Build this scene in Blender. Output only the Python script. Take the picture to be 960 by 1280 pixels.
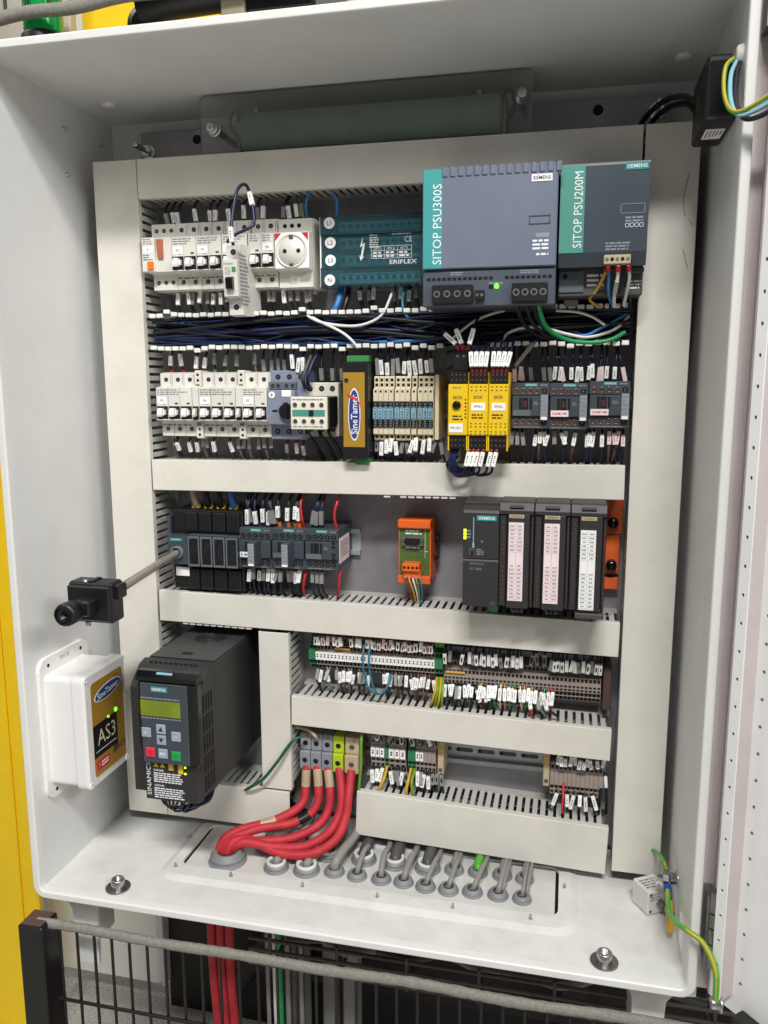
import bpy, bmesh, math, random
from mathutils import Vector, Matrix

for _o in list(bpy.data.objects):
    bpy.data.objects.remove(_o)
scene = bpy.context.scene
COL = scene.collection
MM = 0.001
rad = math.radians

# ------------------------------------------------------------------ camera
# metres; X right, Y into the cabinet (0 = inner face of its back wall), Z up
cam_data = bpy.data.cameras.new('camera')
cam = bpy.data.objects.new('camera', cam_data)
COL.objects.link(cam)
CAM = Vector((0.2330, -1.0552, 0.1375))
yaw, pitch, roll = rad(12.877), rad(9.243), rad(-0.135)
fwd = Vector((-math.sin(yaw) * math.cos(pitch), math.cos(yaw) * math.cos(pitch), -math.sin(pitch)))
rgt = Vector((math.cos(yaw), math.sin(yaw), 0))
up_ = rgt.cross(fwd)
r2 = rgt * math.cos(roll) + up_ * math.sin(roll)
u2 = -rgt * math.sin(roll) + up_ * math.cos(roll)
m3 = Matrix((r2, u2, -fwd)).transposed()
cam.matrix_world = Matrix.Translation(CAM) @ m3.to_4x4()
cam_data.sensor_fit = 'HORIZONTAL'
cam_data.sensor_width = 36.0
cam_data.lens = 36.0 * 1011.3 / 960.0
cam_data.clip_start = 0.01
cam_data.clip_end = 100
scene.camera = cam
scene.render.resolution_x, scene.render.resolution_y = 768, 1024

# ------------------------------------------------------------------ room light
world = bpy.data.worlds.new('World')
scene.world = world
world.use_nodes = True
_bg = world.node_tree.nodes['Background']
_bg.inputs[0].default_value = (0.98, 0.98, 1.0, 1)
_bg.inputs[1].default_value = 0.165

def lamp(name, loc, target, size, size_y, power, col=(1, 1, 1)):
    d = bpy.data.lights.new(name, 'AREA')
    d.shape = 'RECTANGLE'
    d.size, d.size_y, d.energy, d.color = size, size_y, power, col
    o = bpy.data.objects.new(name, d)
    COL.objects.link(o)
    o.location = loc
    o.rotation_euler = (Vector(target) - Vector(loc)).to_track_quat('-Z', 'Y').to_euler()
    return o
# hall luminaires hanging well behind and above the photographer
lamp('hall_luminaire', (0.42, -2.5, 2.7), (0, 0, -0.15), 1.3, 0.3, 126, (1, 0.99, 0.97))
lamp('hall_luminaire', (2.7, -2.2, 1.8), (-0.2, 0, -0.1), 1.4, 0.4, 60, (1, 0.99, 0.97))
lamp('hall_luminaire', (-2.4, -0.2, 2.6), (-0.5, 0, 0.1), 1.4, 0.4, 38, (1, 0.99, 0.97))

scene.view_settings.view_transform = 'Standard'
scene.view_settings.look = 'None'
scene.view_settings.exposure = 0.0
scene.view_settings.gamma = 1.0
scene.view_settings.use_curve_mapping = False
scene.render.engine = 'CYCLES'
scene.cycles.max_bounces = 8
scene.cycles.transparent_max_bounces = 12

# ------------------------------------------------------------------ materials
def lin(c):
    if isinstance(c, str):
        c = [int(c[i:i + 2], 16) / 255 for i in (0, 2, 4)]
    return tuple((x / 12.92 if x <= 0.04045 else ((x + 0.055) / 1.055) ** 2.4) for x in c)

M = {}
def pm(name, col, rough=0.5, metal=0.0, var=0.06, scale=40.0, bump=0.0, bscale=600.0,
       dirt_refl=0.0, dirt_refl_col='5a544a', dscale=9.0, emit=0.0, spec=None, rnd=0.05):
    """procedural plastic / paint / metal: fine tone noise, optional smudges or painted reflection, optional relief"""
    m = bpy.data.materials.new(name)
    m.use_nodes = True
    nt = m.node_tree
    N, L = nt.nodes, nt.links
    b = N['Principled BSDF']
    b.inputs['Roughness'].default_value = rough
    b.inputs['Metallic'].default_value = metal
    if spec is not None:
        b.inputs['Specular IOR Level'].default_value = spec
    c = lin(col)
    tc = N.new('ShaderNodeTexCoord')
    no = N.new('ShaderNodeTexNoise')
    no.inputs['Scale'].default_value = scale
    no.inputs['Detail'].default_value = 5
    L.new(tc.outputs['Object'], no.inputs['Vector'])
    rp = N.new('ShaderNodeValToRGB')
    rp.color_ramp.elements[0].position = 0.3
    rp.color_ramp.elements[1].position = 0.7
    rp.color_ramp.elements[0].color = tuple(x * (1 - var) for x in c) + (1,)
    rp.color_ramp.elements[1].color = tuple(min(1, x * (1 + var)) for x in c) + (1,)
    L.new(no.outputs['Fac'], rp.inputs['Fac'])
    out = rp.outputs['Color']
    if dirt_refl > 0:
        n2 = N.new('ShaderNodeTexNoise')
        n2.inputs['Scale'].default_value = dscale
        n2.inputs['Detail'].default_value = 9
        n2.inputs['Roughness'].default_value = 0.68
        L.new(tc.outputs['Object'], n2.inputs['Vector'])
        r2_ = N.new('ShaderNodeValToRGB')
        r2_.color_ramp.elements[0].position = 0.46
        r2_.color_ramp.elements[1].position = 0.9
        r2_.color_ramp.elements[0].color = (0, 0, 0, 1)
        r2_.color_ramp.elements[1].color = (dirt_refl, dirt_refl, dirt_refl, 1)
        L.new(n2.outputs['Fac'], r2_.inputs['Fac'])
        mx = N.new('ShaderNodeMix')
        mx.data_type = 'RGBA'
        L.new(r2_.outputs['Color'], mx.inputs[0])
        L.new(out, mx.inputs[6])
        mx.inputs[7].default_value = lin(dirt_refl_col) + (1,)
        out = mx.outputs[2]
        mr = N.new('ShaderNodeMapRange')
        mr.inputs[3].default_value = rough - 0.08
        mr.inputs[4].default_value = rough + 0.12
        L.new(n2.outputs['Fac'], mr.inputs[0])
        L.new(mr.outputs[0], b.inputs['Roughness'])
    if rnd > 0:
        oi = N.new('ShaderNodeObjectInfo')
        mr2 = N.new('ShaderNodeMapRange')
        mr2.inputs[3].default_value = 1 - rnd
        mr2.inputs[4].default_value = 1 + rnd
        L.new(oi.outputs['Random'], mr2.inputs[0])
        vm = N.new('ShaderNodeVectorMath')
        vm.operation = 'SCALE'
        L.new(out, vm.inputs[0])
        L.new(mr2.outputs[0], vm.inputs['Scale'])
        out = vm.outputs[0]
    L.new(out, b.inputs['Base Color'])
    if bump > 0:
        n3 = N.new('ShaderNodeTexNoise')
        n3.inputs['Scale'].default_value = bscale
        n3.inputs['Detail'].default_value = 3
        L.new(tc.outputs['Object'], n3.inputs['Vector'])
        bp = N.new('ShaderNodeBump')
        bp.inputs['Strength'].default_value = bump
        bp.inputs['Distance'].default_value = 0.0006
        L.new(n3.outputs['Fac'], bp.inputs['Height'])
        L.new(bp.outputs[0], b.inputs['Normal'])
    if emit > 0:
        b.inputs['Emission Color'].default_value = c + (1,)
        b.inputs['Emission Strength'].default_value = emit
    M[name] = m
    return m

pm('cab_paint', 'dddddb', 0.42, var=0.03, scale=18, bump=0.3, bscale=420, dirt_refl=0.12, dirt_refl_col='8f8a80', dscale=8, rnd=0)
pm('floor_paint', 'dcdcd8', 0.40, var=0.03, bump=0.22, bscale=420, dirt_refl=0.34, dirt_refl_col='928e85', dscale=22, rnd=0)
pm('rim_paint', 'e0e0dc', 0.38, var=0.02, bump=0.2, bscale=420, dirt_refl=0.08, dscale=20, rnd=0)
pm('gasket_paint', 'c6bcbb', 0.5, var=0.05, dirt_refl=0.2, dscale=20, rnd=0)
pm('gland_plate', 'd2d1cc', 0.42, var=0.03, bump=0.15, dirt_refl=0.35, dirt_refl_col='8d877b', dscale=22, rnd=0)
pm('zinc', '97969a', 0.46, metal=0.45, var=0.16, scale=26, dirt_refl=0.55, dirt_refl_col='70534f', dscale=5, rnd=0)  # brown blotches paint the reflection of orange parts into the plate colour
pm('rail_zinc', 'aab2b5', 0.4, metal=0.45, var=0.08, scale=30, rnd=0.03)
pm('duct', 'dedad0', 0.46, var=0.035, scale=16, dirt_refl=0.32, dirt_refl_col='958d7d', dscale=13, bump=0.06, bscale=120, rnd=0.02)
pm('duct_body', 'b9b7b0', 0.5, var=0.03, rnd=0.03)
pm('finger', 'c6c5c0', 0.5, var=0.03, rnd=0.05)
pm('pad', 'eeece6', 0.45, var=0.03, rnd=0.06)
pm('mcb_white', 'dcd9d0', 0.45, var=0.03, rnd=0.04)
pm('lever', 'f0efec', 0.25, var=0.03)
pm('label_white', 'f6f5f2', 0.55, var=0.02)
pm('label_pink', 'f3dfe0', 0.55, var=0.04, rnd=0.03)
pm('ink', '2a2a2c', 0.6, var=0.1)
pm('ink_grey', '85858a', 0.6, var=0.1)
pm('black', '141416', 0.42, var=0.15, bump=0.05)
pm('black_gloss', '0e0e10', 0.22, var=0.15)
pm('hole', '060607', 0.8, var=0.1)
pm('dark_red', '561f28', 0.5)
pm('orange', 'ef7420', 0.45)
pm('salmon', 'b0674f', 0.5)
pm('red_print', 'c22a3c', 0.5)
pm('slate', '3f474e', 0.44, var=0.08, bump=0.06)
pm('slate_light', '626a72', 0.44, var=0.07)
pm('module_grey', '8d939a', 0.45)
pm('shaft', '9c968e', 0.35, metal=0.45, var=0.12, scale=70)
pm('copper', '9c6a58', 0.35, metal=0.7, var=0.15)
pm('steel', 'b9b9ba', 0.32, metal=1.0, var=0.12, scale=120)
pm('steel_dull', '8c8a88', 0.38, metal=1.0, var=0.15, scale=80)
pm('chrome', 'd8d8da', 0.09, metal=1.0, var=0.05)
pm('brass', 'b08a4a', 0.35, metal=1.0, var=0.15)
pm('blue_grey', '858ea3', 0.45, var=0.04)
pm('psu_a', '6a7283', 0.45, var=0.04, bump=0.08, rnd=0)
pm('psu_a_dark', '4c535f', 0.45, var=0.05, rnd=0)
pm('psu_b', '39454f', 0.42, var=0.05, bump=0.06, rnd=0)
pm('psu_b_low', '5d666c', 0.3, var=0.08, rnd=0)
pm('teal', '3f9a9a', 0.45, var=0.03, rnd=0)
pm('teal_green', '4c9184', 0.45, var=0.03, rnd=0)
pm('siemens_teal', '2f8f90', 0.45, rnd=0)
pm('aux_cream', 'e9e4d2', 0.42, var=0.03)
pm('cream', 'ddd2b4', 0.45, var=0.04)
pm('pale_blue', '86b3c6', 0.5, var=0.05)
pm('gold', 'b98f35', 0.38, metal=0.25, var=0.05, rnd=0)
pm('logo_blue', '2b3f7d', 0.45, rnd=0)
pm('logo_red', 'd5382c', 0.45, rnd=0)
pm('print_white', 'e8ebee', 0.6, var=0.03, rnd=0)
pm('yellow_mod', 'efc619', 0.4, var=0.03, rnd=0.02)
pm('orange_mod', 'e8681f', 0.45, var=0.05)
pm('orange_plate', 'ef6a2c', 0.4, var=0.05)
pm('pcb', '4c6a2c', 0.5, var=0.12, scale=120)
pm('s7', '2f2d2e', 0.5, var=0.07, bump=0.08, rnd=0.02)
pm('s7_light', '4a4849', 0.5, var=0.07)
pm('term_brown', '9d8f88', 0.5, var=0.06)
pm('term_dark', '4f3a37', 0.5, var=0.06)
pm('green_term', '2c7a4f', 0.5, var=0.08)
pm('green_plug', '3f8f4b', 0.5)
pm('yellow_jump', 'd9a93c', 0.5)
pm('gy_term', 'b4cc1e', 0.45)
pm('grey_term', '8c9097', 0.5, var=0.04)
pm('tan_term', 'bfae8c', 0.5, var=0.04)
pm('w_navy', '151c42', 0.42, var=0.12)
pm('w_black', '131317', 0.42, var=0.12)
pm('w_blue', '2f73b4', 0.4)
pm('w_teal', '1c6f86', 0.4)
pm('w_white', 'e4e3df', 0.4)
pm('w_grey', '76746f', 0.45)
pm('w_red', 'c32a30', 0.4)
pm('w_green', '1f9a55', 0.4)
pm('w_dkgreen', '12523e', 0.4)
pm('w_gy', '6f9a30', 0.4)
pm('w_yellow', 'd0a52a', 0.42)
pm('w_brown', '6c4436', 0.45)
pm('w_bright_green', '58a83a', 0.4)
pm('w_orange', 'cf6a2e', 0.4)
pm('lug_blue', '2a4aa0', 0.4)
pm('ferr_red', 'a3222b', 0.4)
pm('ferr_green', '2e8b43', 0.4)
pm('ferr_yellow', 'e2c02c', 0.4)
pm('sleeve', 'f2f1ee', 0.35, var=0.02, rnd=0.05)
pm('sleeve_pink', 'eed4d4', 0.35, var=0.02, rnd=0.05)
pm('sleeve_grey', '8e8d8b', 0.25, var=0.05, rnd=0.12)
pm('cable_red', 'bd2b36', 0.6, var=0.14, scale=60, bump=0.25, bscale=150, dirt_refl=0.45, dirt_refl_col='5e2024', dscale=45)
pm('cable_grey', '8b8984', 0.5, var=0.06, dirt_refl=0.2)
pm('cable_dark', '4a4a4b', 0.5, var=0.06)
pm('gland_grey', '86888a', 0.5, var=0.06, dirt_refl=0.15)
pm('gland_rim', 'dad9d4', 0.5, var=0.04)
pm('tape_tan', 'b9a184', 0.4, var=0.12, scale=60)
pm('box_white', 'e9e8e6', 0.36, var=0.015, rnd=0)
pm('drive', '2b2b2c', 0.5, var=0.07, bump=0.1, rnd=0)
pm('drive_edge', '3c3c3d', 0.45, var=0.07, rnd=0)
pm('lcd', '76841f', 0.3, var=0.2, scale=25, emit=0.12, rnd=0)
pm('key_grey', '9aa6b6', 0.45)
pm('key_red', 'dc2a44', 0.45)
pm('key_green', '1f9a4c', 0.45)
pm('led_green', '57ff2a', 0.4, emit=4.0, rnd=0)
pm('led_yellow', 'd9ff1e', 0.4, emit=2.0, rnd=0)
pm('resistor_green', '8aa68f', 0.6, var=0.10, scale=30, rnd=0)
pm('yellow_paint', 'f8cf12', 0.42, var=0.03, bump=0.1, dirt_refl=0.1, dscale=8, rnd=0)
pm('fence_black', '101011', 0.4, var=0.15)
pm('edging', '85837b', 0.75, var=0.18, scale=240, bump=0.8, bscale=500, rnd=0)
pm('tray_rust', '5b4f4b', 0.5, metal=0.4, var=0.2)
pm('white_panel', 'e6e8e4', 0.5, var=0.02, dirt_refl=0.08, rnd=0)
pm('floor', 'a9a69f', 0.7, var=0.35, scale=260, dirt_refl=0.5, dirt_refl_col='6c6258', dscale=120, rnd=0)
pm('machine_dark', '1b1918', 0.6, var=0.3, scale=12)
pm('green_lens', '0c8a3c', 0.15, emit=0.15, rnd=0)
pm('beige_cloth', 'c3b9a0', 0.7, var=0.08)
pm('olive_strap', '8c8870', 0.7, var=0.1)
pm('door_paint', 'f1f1ef', 0.4, var=0.015, bump=0.15, bscale=420, dirt_refl=0.16, dscale=7, rnd=0)

def glassy(name, tint, clear, rough=0.12):
    """thin tinted cover: tinted see-through layer under a glossy one"""
    m = bpy.data.materials.new(name)
    m.use_nodes = True
    nt = m.node_tree
    N, L = nt.nodes, nt.links
    N.remove(N['Principled BSDF'])
    tr = N.new('ShaderNodeBsdfTransparent')
    tr.inputs[0].default_value = lin(tint) + (1,)
    df = N.new('ShaderNodeBsdfDiffuse')
    df.inputs[0].default_value = lin(tint) + (1,)
    gl = N.new('ShaderNodeBsdfGlossy')
    gl.inputs['Roughness'].default_value = rough
    fr = N.new('ShaderNodeFresnel')
    fr.inputs[0].default_value = 1.45
    m1 = N.new('ShaderNodeMixShader')
    m1.inputs[0].default_value = clear
    m2 = N.new('ShaderNodeMixShader')
    no = N.new('ShaderNodeTexNoise')
    no.inputs['Scale'].default_value = 30
    bp = N.new('ShaderNodeBump')
    bp.inputs['Strength'].default_value = 0.05
    bp.inputs['Distance'].default_value = 0.001
    L.new(no.outputs['Fac'], bp.inputs['Height'])
    L.new(bp.outputs[0], gl.inputs['Normal'])
    L.new(df.outputs[0], m1.inputs[1])
    L.new(tr.outputs[0], m1.inputs[2])
    L.new(fr.outputs[0], m2.inputs[0])
    L.new(m1.outputs[0], m2.inputs[1])
    L.new(gl.outputs[0], m2.inputs[2])
    L.new(m2.outputs[0], N['Material Output'].inputs[0])
    M[name] = m
glassy('teal_clear', 'c2edf4', 0.955, 0.06)
glassy('smoke_clear', 'fafbfa', 0.975, 0.25)
glassy('clear', 'fbfcfc', 0.985, 0.08)

# ------------------------------------------------------------------ mesh builder (all lengths in mm)
class MB:
    def __init__(s):
        s.v, s.f, s.m, s.sm = [], [], [], []
        s.cur = None

    def add(s, vs, fs, m=0, smooth=False):
        o = len(s.v)
        s.v += [tuple(v) for v in vs]
        for f in fs:
            s.f.append([i + o for i in f])
            s.m.append(m)
            s.sm.append(smooth)
        return s

    def box(s, x0, x1, y0, y1, z0, z1, m=0, b=0.0):
        if x0 > x1: x0, x1 = x1, x0
        if y0 > y1: y0, y1 = y1, y0
        if z0 > z1: z0, z1 = z1, z0
        if b <= 0:
            vs = [(x, y, z) for x in (x0, x1) for y in (y0, y1) for z in (z0, z1)]
            fs = [(0, 1, 3, 2), (4, 6, 7, 5), (0, 4, 5, 1), (2, 3, 7, 6), (0, 2, 6, 4), (1, 5, 7, 3)]
            return s.add(vs, fs, m)
        b = min(b, (x1 - x0) * .49, (y1 - y0) * .49, (z1 - z0) * .49)
        vs, idx = [], {}
        X, Y, Z = (x0, x1), (y0, y1), (z0, z1)
        sg = (1, -1)
        for i in (0, 1):
            for j in (0, 1):
                for k in (0, 1):
                    for a in range(3):
                        p = [X[i] + sg[i] * b, Y[j] + sg[j] * b, Z[k] + sg[k] * b]
                        p[a] = (X[i], Y[j], Z[k])[a]
                        idx[i, j, k, a] = len(vs)
                        vs.append(p)
        fs = []
        for i in (0, 1):
            fs.append([idx[i, j, k, 0] for j, k in ((0, 0), (1, 0), (1, 1), (0, 1))])
            fs.append([idx[j, i, k, 1] for j, k in ((0, 0), (1, 0), (1, 1), (0, 1))])
            fs.append([idx[j, k, i, 2] for j, k in ((0, 0), (1, 0), (1, 1), (0, 1))])
        for i in (0, 1):
            for j in (0, 1):
                fs.append([idx[i, j, 0, 0], idx[i, j, 1, 0], idx[i, j, 1, 1], idx[i, j, 0, 1]])
                fs.append([idx[i, 0, j, 0], idx[i, 1, j, 0], idx[i, 1, j, 2], idx[i, 0, j, 2]])
                fs.append([idx[0, i, j, 1], idx[1, i, j, 1], idx[1, i, j, 2], idx[0, i, j, 2]])
                for k in (0, 1):
                    fs.append([idx[i, j, k, 0], idx[i, j, k, 1], idx[i, j, k, 2]])
        return s.add(vs, fs, m)

    def cyl(s, c, r, h, ax='y', n=12, m=0, r2=None, smooth=True):
        """cylinder from c along +ax by h"""
        r2 = r if r2 is None else r2
        vs = []
        for t, rr in ((0, r), (h, r2)):
            for i in range(n):
                a = 2 * math.pi * i / n
                u, v = rr * math.cos(a), rr * math.sin(a)
                if ax == 'x': vs.append((c[0] + t, c[1] + u, c[2] + v))
                elif ax == 'y': vs.append((c[0] + u, c[1] + t, c[2] + v))
                else: vs.append((c[0] + u, c[1] + v, c[2] + t))
        s.add(vs, [(i, (i + 1) % n, n + (i + 1) % n, n + i) for i in range(n)], m, smooth)
        return s.add(vs, [list(range(n)), list(range(n, 2 * n))], m)

    def lathe(s, c, prof, ax='y', n=20, m=0, smooth=True):
        """prof: (radius, offset along ax) list"""
        vs, k = [], len(prof)
        for i in range(n):
            a = 2 * math.pi * i / n
            for r, t in prof:
                u, v = r * math.cos(a), r * math.sin(a)
                if ax == 'x': vs.append((c[0] + t, c[1] + u, c[2] + v))
                elif ax == 'y': vs.append((c[0] + u, c[1] + t, c[2] + v))
                else: vs.append((c[0] + u, c[1] + v, c[2] + t))
        fs = []
        for i in range(n):
            j = (i + 1) % n
            for q in range(k - 1):
                fs.append((i * k + q, j * k + q, j * k + q + 1, i * k + q + 1))
        return s.add(vs, fs, m, smooth)

    def prism(s, poly, a0, a1, ax='x', m=0):
        """2-D polygon extruded along ax; poly gives the two other axes in order"""
        n = len(poly)
        vs = []
        for a in (a0, a1):
            for p, q in poly:
                vs.append((a, p, q) if ax == 'x' else ((p, a, q) if ax == 'y' else (p, q, a)))
        fs = [(i, (i + 1) % n, n + (i + 1) % n, n + i) for i in range(n)] + [list(range(n)), list(range(n, 2 * n))]
        return s.add(vs, fs, m)

    def tube(s, pts, r, n=8, m=0, cap=True):
        pts = [Vector(p) for p in pts]
        t0 = (pts[1] - pts[0]).normalized()
        nrm = t0.orthogonal().normalized()
        vs = []
        rs = r if isinstance(r, (list, tuple)) else [r] * len(pts)
        for i, p in enumerate(pts):
            t = (pts[min(i + 1, len(pts) - 1)] - pts[max(i - 1, 0)])
            t = t.normalized() if t.length > 1e-9 else t0
            nrm = (nrm - t * nrm.dot(t))
            nrm = nrm.normalized() if nrm.length > 1e-6 else t.orthogonal().normalized()
            bn = t.cross(nrm)
            for k in range(n):
                a = 2 * math.pi * k / n
                vs.append(p + nrm * (rs[i] * math.cos(a)) + bn * (rs[i] * math.sin(a)))
        fs = []
        for i in range(len(pts) - 1):
            for k in range(n):
                fs.append((i * n + k, i * n + (k + 1) % n, (i + 1) * n + (k + 1) % n, (i + 1) * n + k))
        s.add(vs, fs, m, True)
        if cap:
            s.add(vs, [list(range(n)), list(range((len(pts) - 1) * n, len(pts) * n))], m)
        return s

    def mesh(s, name, mats):
        me = bpy.data.meshes.new(name)
        me.from_pydata([(x * MM, y * MM, z * MM) for x, y, z in s.v], [], s.f)
        if not isinstance(mats, (list, tuple)):
            mats = [mats]
        for k in mats:
            me.materials.append(M[k])
        me.polygons.foreach_set('material_index', s.m)
        me.polygons.foreach_set('use_smooth', s.sm)
        bm = bmesh.new()
        bm.from_mesh(me)
        bmesh.ops.recalc_face_normals(bm, faces=bm.faces)
        bm.to_mesh(me)
        bm.free()
        return me

    def build(s, name, mats, parent=None, loc=(0, 0, 0), rot=None):
        return put(name, s.mesh(name, mats), parent, loc, rot)

def put(name, me, parent=None, loc=(0, 0, 0), rot=None):
    o = bpy.data.objects.new(name, me)
    COL.objects.link(o)
    o.location = tuple(c * MM for c in loc)
    if rot is not None:
        o.rotation_euler = rot
    if parent is not None:
        o.parent = parent
    return o

def tag(o, label, cat, group=None):
    o['label'], o['category'] = label, cat
    if group:
        o['group'] = group
    return o

def thing(name, label, cat, loc, group=None, rot=None):
    return tag(put(name, None, None, loc, rot), label, cat, group)

def kind(o, k):
    o['kind'] = k
    return o

def spline(pts, n=6):
    """Catmull-Rom through pts"""
    P = [Vector(p) for p in pts]
    if len(P) == 2:
        return [P[0].lerp(P[1], i / n) for i in range(n + 1)]
    P = [P[0] * 2 - P[1]] + P + [P[-1] * 2 - P[-2]]
    out = []
    for i in range(1, len(P) - 2):
        a, b, c, d = P[i - 1:i + 3]
        for k in range(n):
            t = k / n
            out.append(0.5 * ((2 * b) + (c - a) * t + (2 * a - 5 * b + 4 * c - d) * t * t + (3 * b - a - 3 * c + d) * t ** 3))
    out.append(P[-2])
    return out

# ------------------------------------------------------------------ lettering (flat print, turned to mesh)
_tc = {}
def text_mesh(s, mat, bold=False):
    key = (s, mat, bold)
    if key in _tc:
        return _tc[key]
    cu = bpy.data.curves.new('lettering', 'FONT')
    cu.body = s
    cu.resolution_u = 2
    cu.size = 1
    if bold:
        cu.offset = 0.012
    ob = bpy.data.objects.new('lettering', cu)
    COL.objects.link(ob)
    dg = bpy.context.evaluated_depsgraph_get()
    dg.update()
    me = bpy.data.meshes.new_from_object(ob.evaluated_get(dg))
    bpy.data.objects.remove(ob)
    bpy.data.curves.remove(cu)
    xs = [v.co.x for v in me.vertices]
    ys = [v.co.y for v in me.vertices]
    x0, x1, y0, y1 = min(xs), max(xs), min(ys), max(ys)
    for v in me.vertices:
        v.co.x = (v.co.x - (x0 + x1) / 2) / (y1 - y0)
        v.co.y = (v.co.y - (y0 + y1) / 2) / (y1 - y0)
    me.materials.clear()
    me.materials.append(M[mat])
    _tc[key] = (me, (x1 - x0) / (y1 - y0))
    return _tc[key]

AX = Vector((1, 0, 0)); AY = Vector((0, 1, 0)); AZ = Vector((0, 0, 1))
def text(parent, s, pos, h, w=None, mat='print_white', right=AX, up=AZ, name='lettering', bold=False):
    """centre at pos (mm, local), cap height h, optional fitted width w"""
    me, asp = text_mesh(s, mat, bold)
    o = bpy.data.objects.new(name, me)
    COL.objects.link(o)
    right, up = Vector(right).normalized(), Vector(up).normalized()
    nor = right.cross(up)
    sx = (w / asp if w else h) * MM
    mt = Matrix((right * sx, up * h * MM, nor * MM)).transposed().to_4x4()
    mt.translation = Vector(pos) * MM
    o.matrix_local = mt
    if parent is not None:
        o.parent = parent
    return o

def fine_print(parent, x0, x1, z0, z1, y, rows, mat='ink_grey', seed=1, fill=0.8, name='fine_print'):
    """rows of unreadably small words as thin raised strips, facing -Y"""
    rr = random.Random(seed)
    mb = MB()
    rh = (z1 - z0) / rows
    for i in range(rows):
        z = z1 - (i + .5) * rh
        x = x0
        end = x0 + (x1 - x0) * rr.uniform(fill, 1)
        while x < end:
            w = rr.uniform(.8, 2.6) * rh
            mb.box(x, min(end, x + w), y - .06, y, z - rh * .27, z + rh * .27)
            x += w + rh * .35
    return mb.build(name, mat, parent)

# ================================================================== SETTING
kind(MB().box(-3000, 3000, -3500, 2500, -1020, -1000).build('ground', 'floor'), 'structure')

# ------------------------------------------------------------------ the enclosure
WL, WR, WB, WT, YF = -386.0, 370.0, -484.6, 478.0, -253.0
cab = thing('electrical_enclosure', 'open light grey steel control cabinet with its door swung to the right', 'cabinet', (0, 0, 0))
MB().box(WL - 2, WR + 2, 0, 2, WB - 2, WT + 2).build('back_panel', 'cab_paint', cab)
MB().box(WL - 2, WL, -250, 0, WB - 2, WT + 2).build('side_panel', 'cab_paint', cab)
MB().box(WR, WR + 2, -250, 0, WB - 2, WT + 2).build('side_panel', 'cab_paint', cab)
MB().box(WL, WR, -250, 0, WT, WT + 2).build('top_panel', 'cab_paint', cab)

def rrect(x0, x1, z0, z1, r, n=5):
    """rounded rectangle as (x, z, nx, nz)"""
    out = []
    for cx, cz, a0 in ((x1 - r, z1 - r, 0), (x0 + r, z1 - r, 90), (x0 + r, z0 + r, 180), (x1 - r, z0 + r, 270)):
        for i in range(n + 1):
            a = rad(a0 + 90 * i / n)
            out.append((cx + r * math.cos(a), cz + r * math.sin(a), math.cos(a), math.sin(a)))
    return out

def sweep(mb, path, prof, m=0, flat=None, smooth=True):
    """closed profile [(n, t)] swept round a closed path; t runs along y, or along z when flat"""
    k, n = len(prof), len(path)
    vs = []
    for x, z, nx, nz in path:
        for a, t in prof:
            vs.append((x + nx * a, t, z + nz * a) if flat is None else (x + nx * a, z + nz * a, t))
    fs = []
    for i in range(n):
        j = (i + 1) % n
        for q in range(k):
            w = (q + 1) % k
            fs.append((i * k + q, j * k + q, j * k + w, i * k + w))
    return mb.add(vs, fs, m, smooth)

rimpath = rrect(WL, WR, WB, WT, 7)
mb = MB()
sweep(mb, rimpath, [(0, -250.05), (0, -258.6), (.4, -260), (1.2, -260.8), (2.2, -261), (7.6, -261), (8.6, -260.7), (9.2, -260), (9.5, -258.5), (9.5, -244), (7.5, -244), (7, -247), (2.1, -250.05)], smooth=False)
mb.build('rim', 'rim_paint', cab)
mb = MB()
mb.box(WR + 6, WR + 24, -238, -233, WB - 11, WT + 11).box(WR + 24, WR + 26, -246, -233, WB - 11, WT + 11)
mb.build('rain_channel', 'gasket_paint', cab)

# floor of the enclosure: embossed frame round the gland opening
mb = MB()
OUT = rrect(WL, WR, -250, 0, 1, 3)
E1 = rrect(-262, 262, -206, -58, 26, 6)
def loop_strip(mb, A, za, B, zb):
    n = len(A)
    vs = [(p[0], p[1], za) for p in A] + [(p[0], p[1], zb) for p in B]
    mb.add(vs, [(i, (i + 1) % n, n + (i + 1) % n, n + i) for i in range(n)], 0)
OUT = rrect(WL, WR, -250, 0, 1, 6)
E2 = rrect(-253, 253, -197, -66, 20, 6)
E3 = rrect(-240, 239, -176, -78, 12, 6)
loop_strip(mb, OUT, WB, E1, WB)
loop_strip(mb, E1, WB, E2, WB + 4)
loop_strip(mb, E2, WB + 4, E3, WB + 4)
loop_strip(mb, E3, WB + 4, E3, WB + 0.5)
loop_strip(mb, OUT, WB - 2, OUT, WB)
mb.build('bottom_panel', 'floor_paint', cab)
gp = MB().box(-236.5, 235, -180, -74, WB - 4, WB + 0.8).build('gland_plate', 'gland_plate', cab)
MB().box(-246, 245, -182, -72, WB - 8, WB - 4).build('gap_shadow', 'hole', cab)  # black sheet: gap round the gland plate with its shadow painted in
for x, y in ((-256, -115), (-243, -183), (-165, -187), (-70, -187), (25, -187), (117, -187), (208, -187), (246, -118)):
    s = MB()
    s.cyl((x, y, WB + 3.8), 2.2, 1.4, 'z', 10).cyl((x, y, WB + 5), 1.3, 4.5, 'z', 8)
    s.build('stud', 'steel', cab)
for x, y in ((-341, -80), (339, -78)):
    MB().lathe((x, y, WT), [(9, 0), (8.6, -2.5), (6, -3.6), (0.01, -4)], 'z', 18).build('blanking_plug', 'rim_paint', cab)
for y, z in ((-112, 444), (-31, 445), (-111, 390)):
    MB().lathe((WL, y, z), [(2.6, 0), (2.6, 1), (1.4, 1.2), (1.4, 4), (.01, 4.4)], 'x', 10).build('wall_stud', 'steel', cab)
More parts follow.
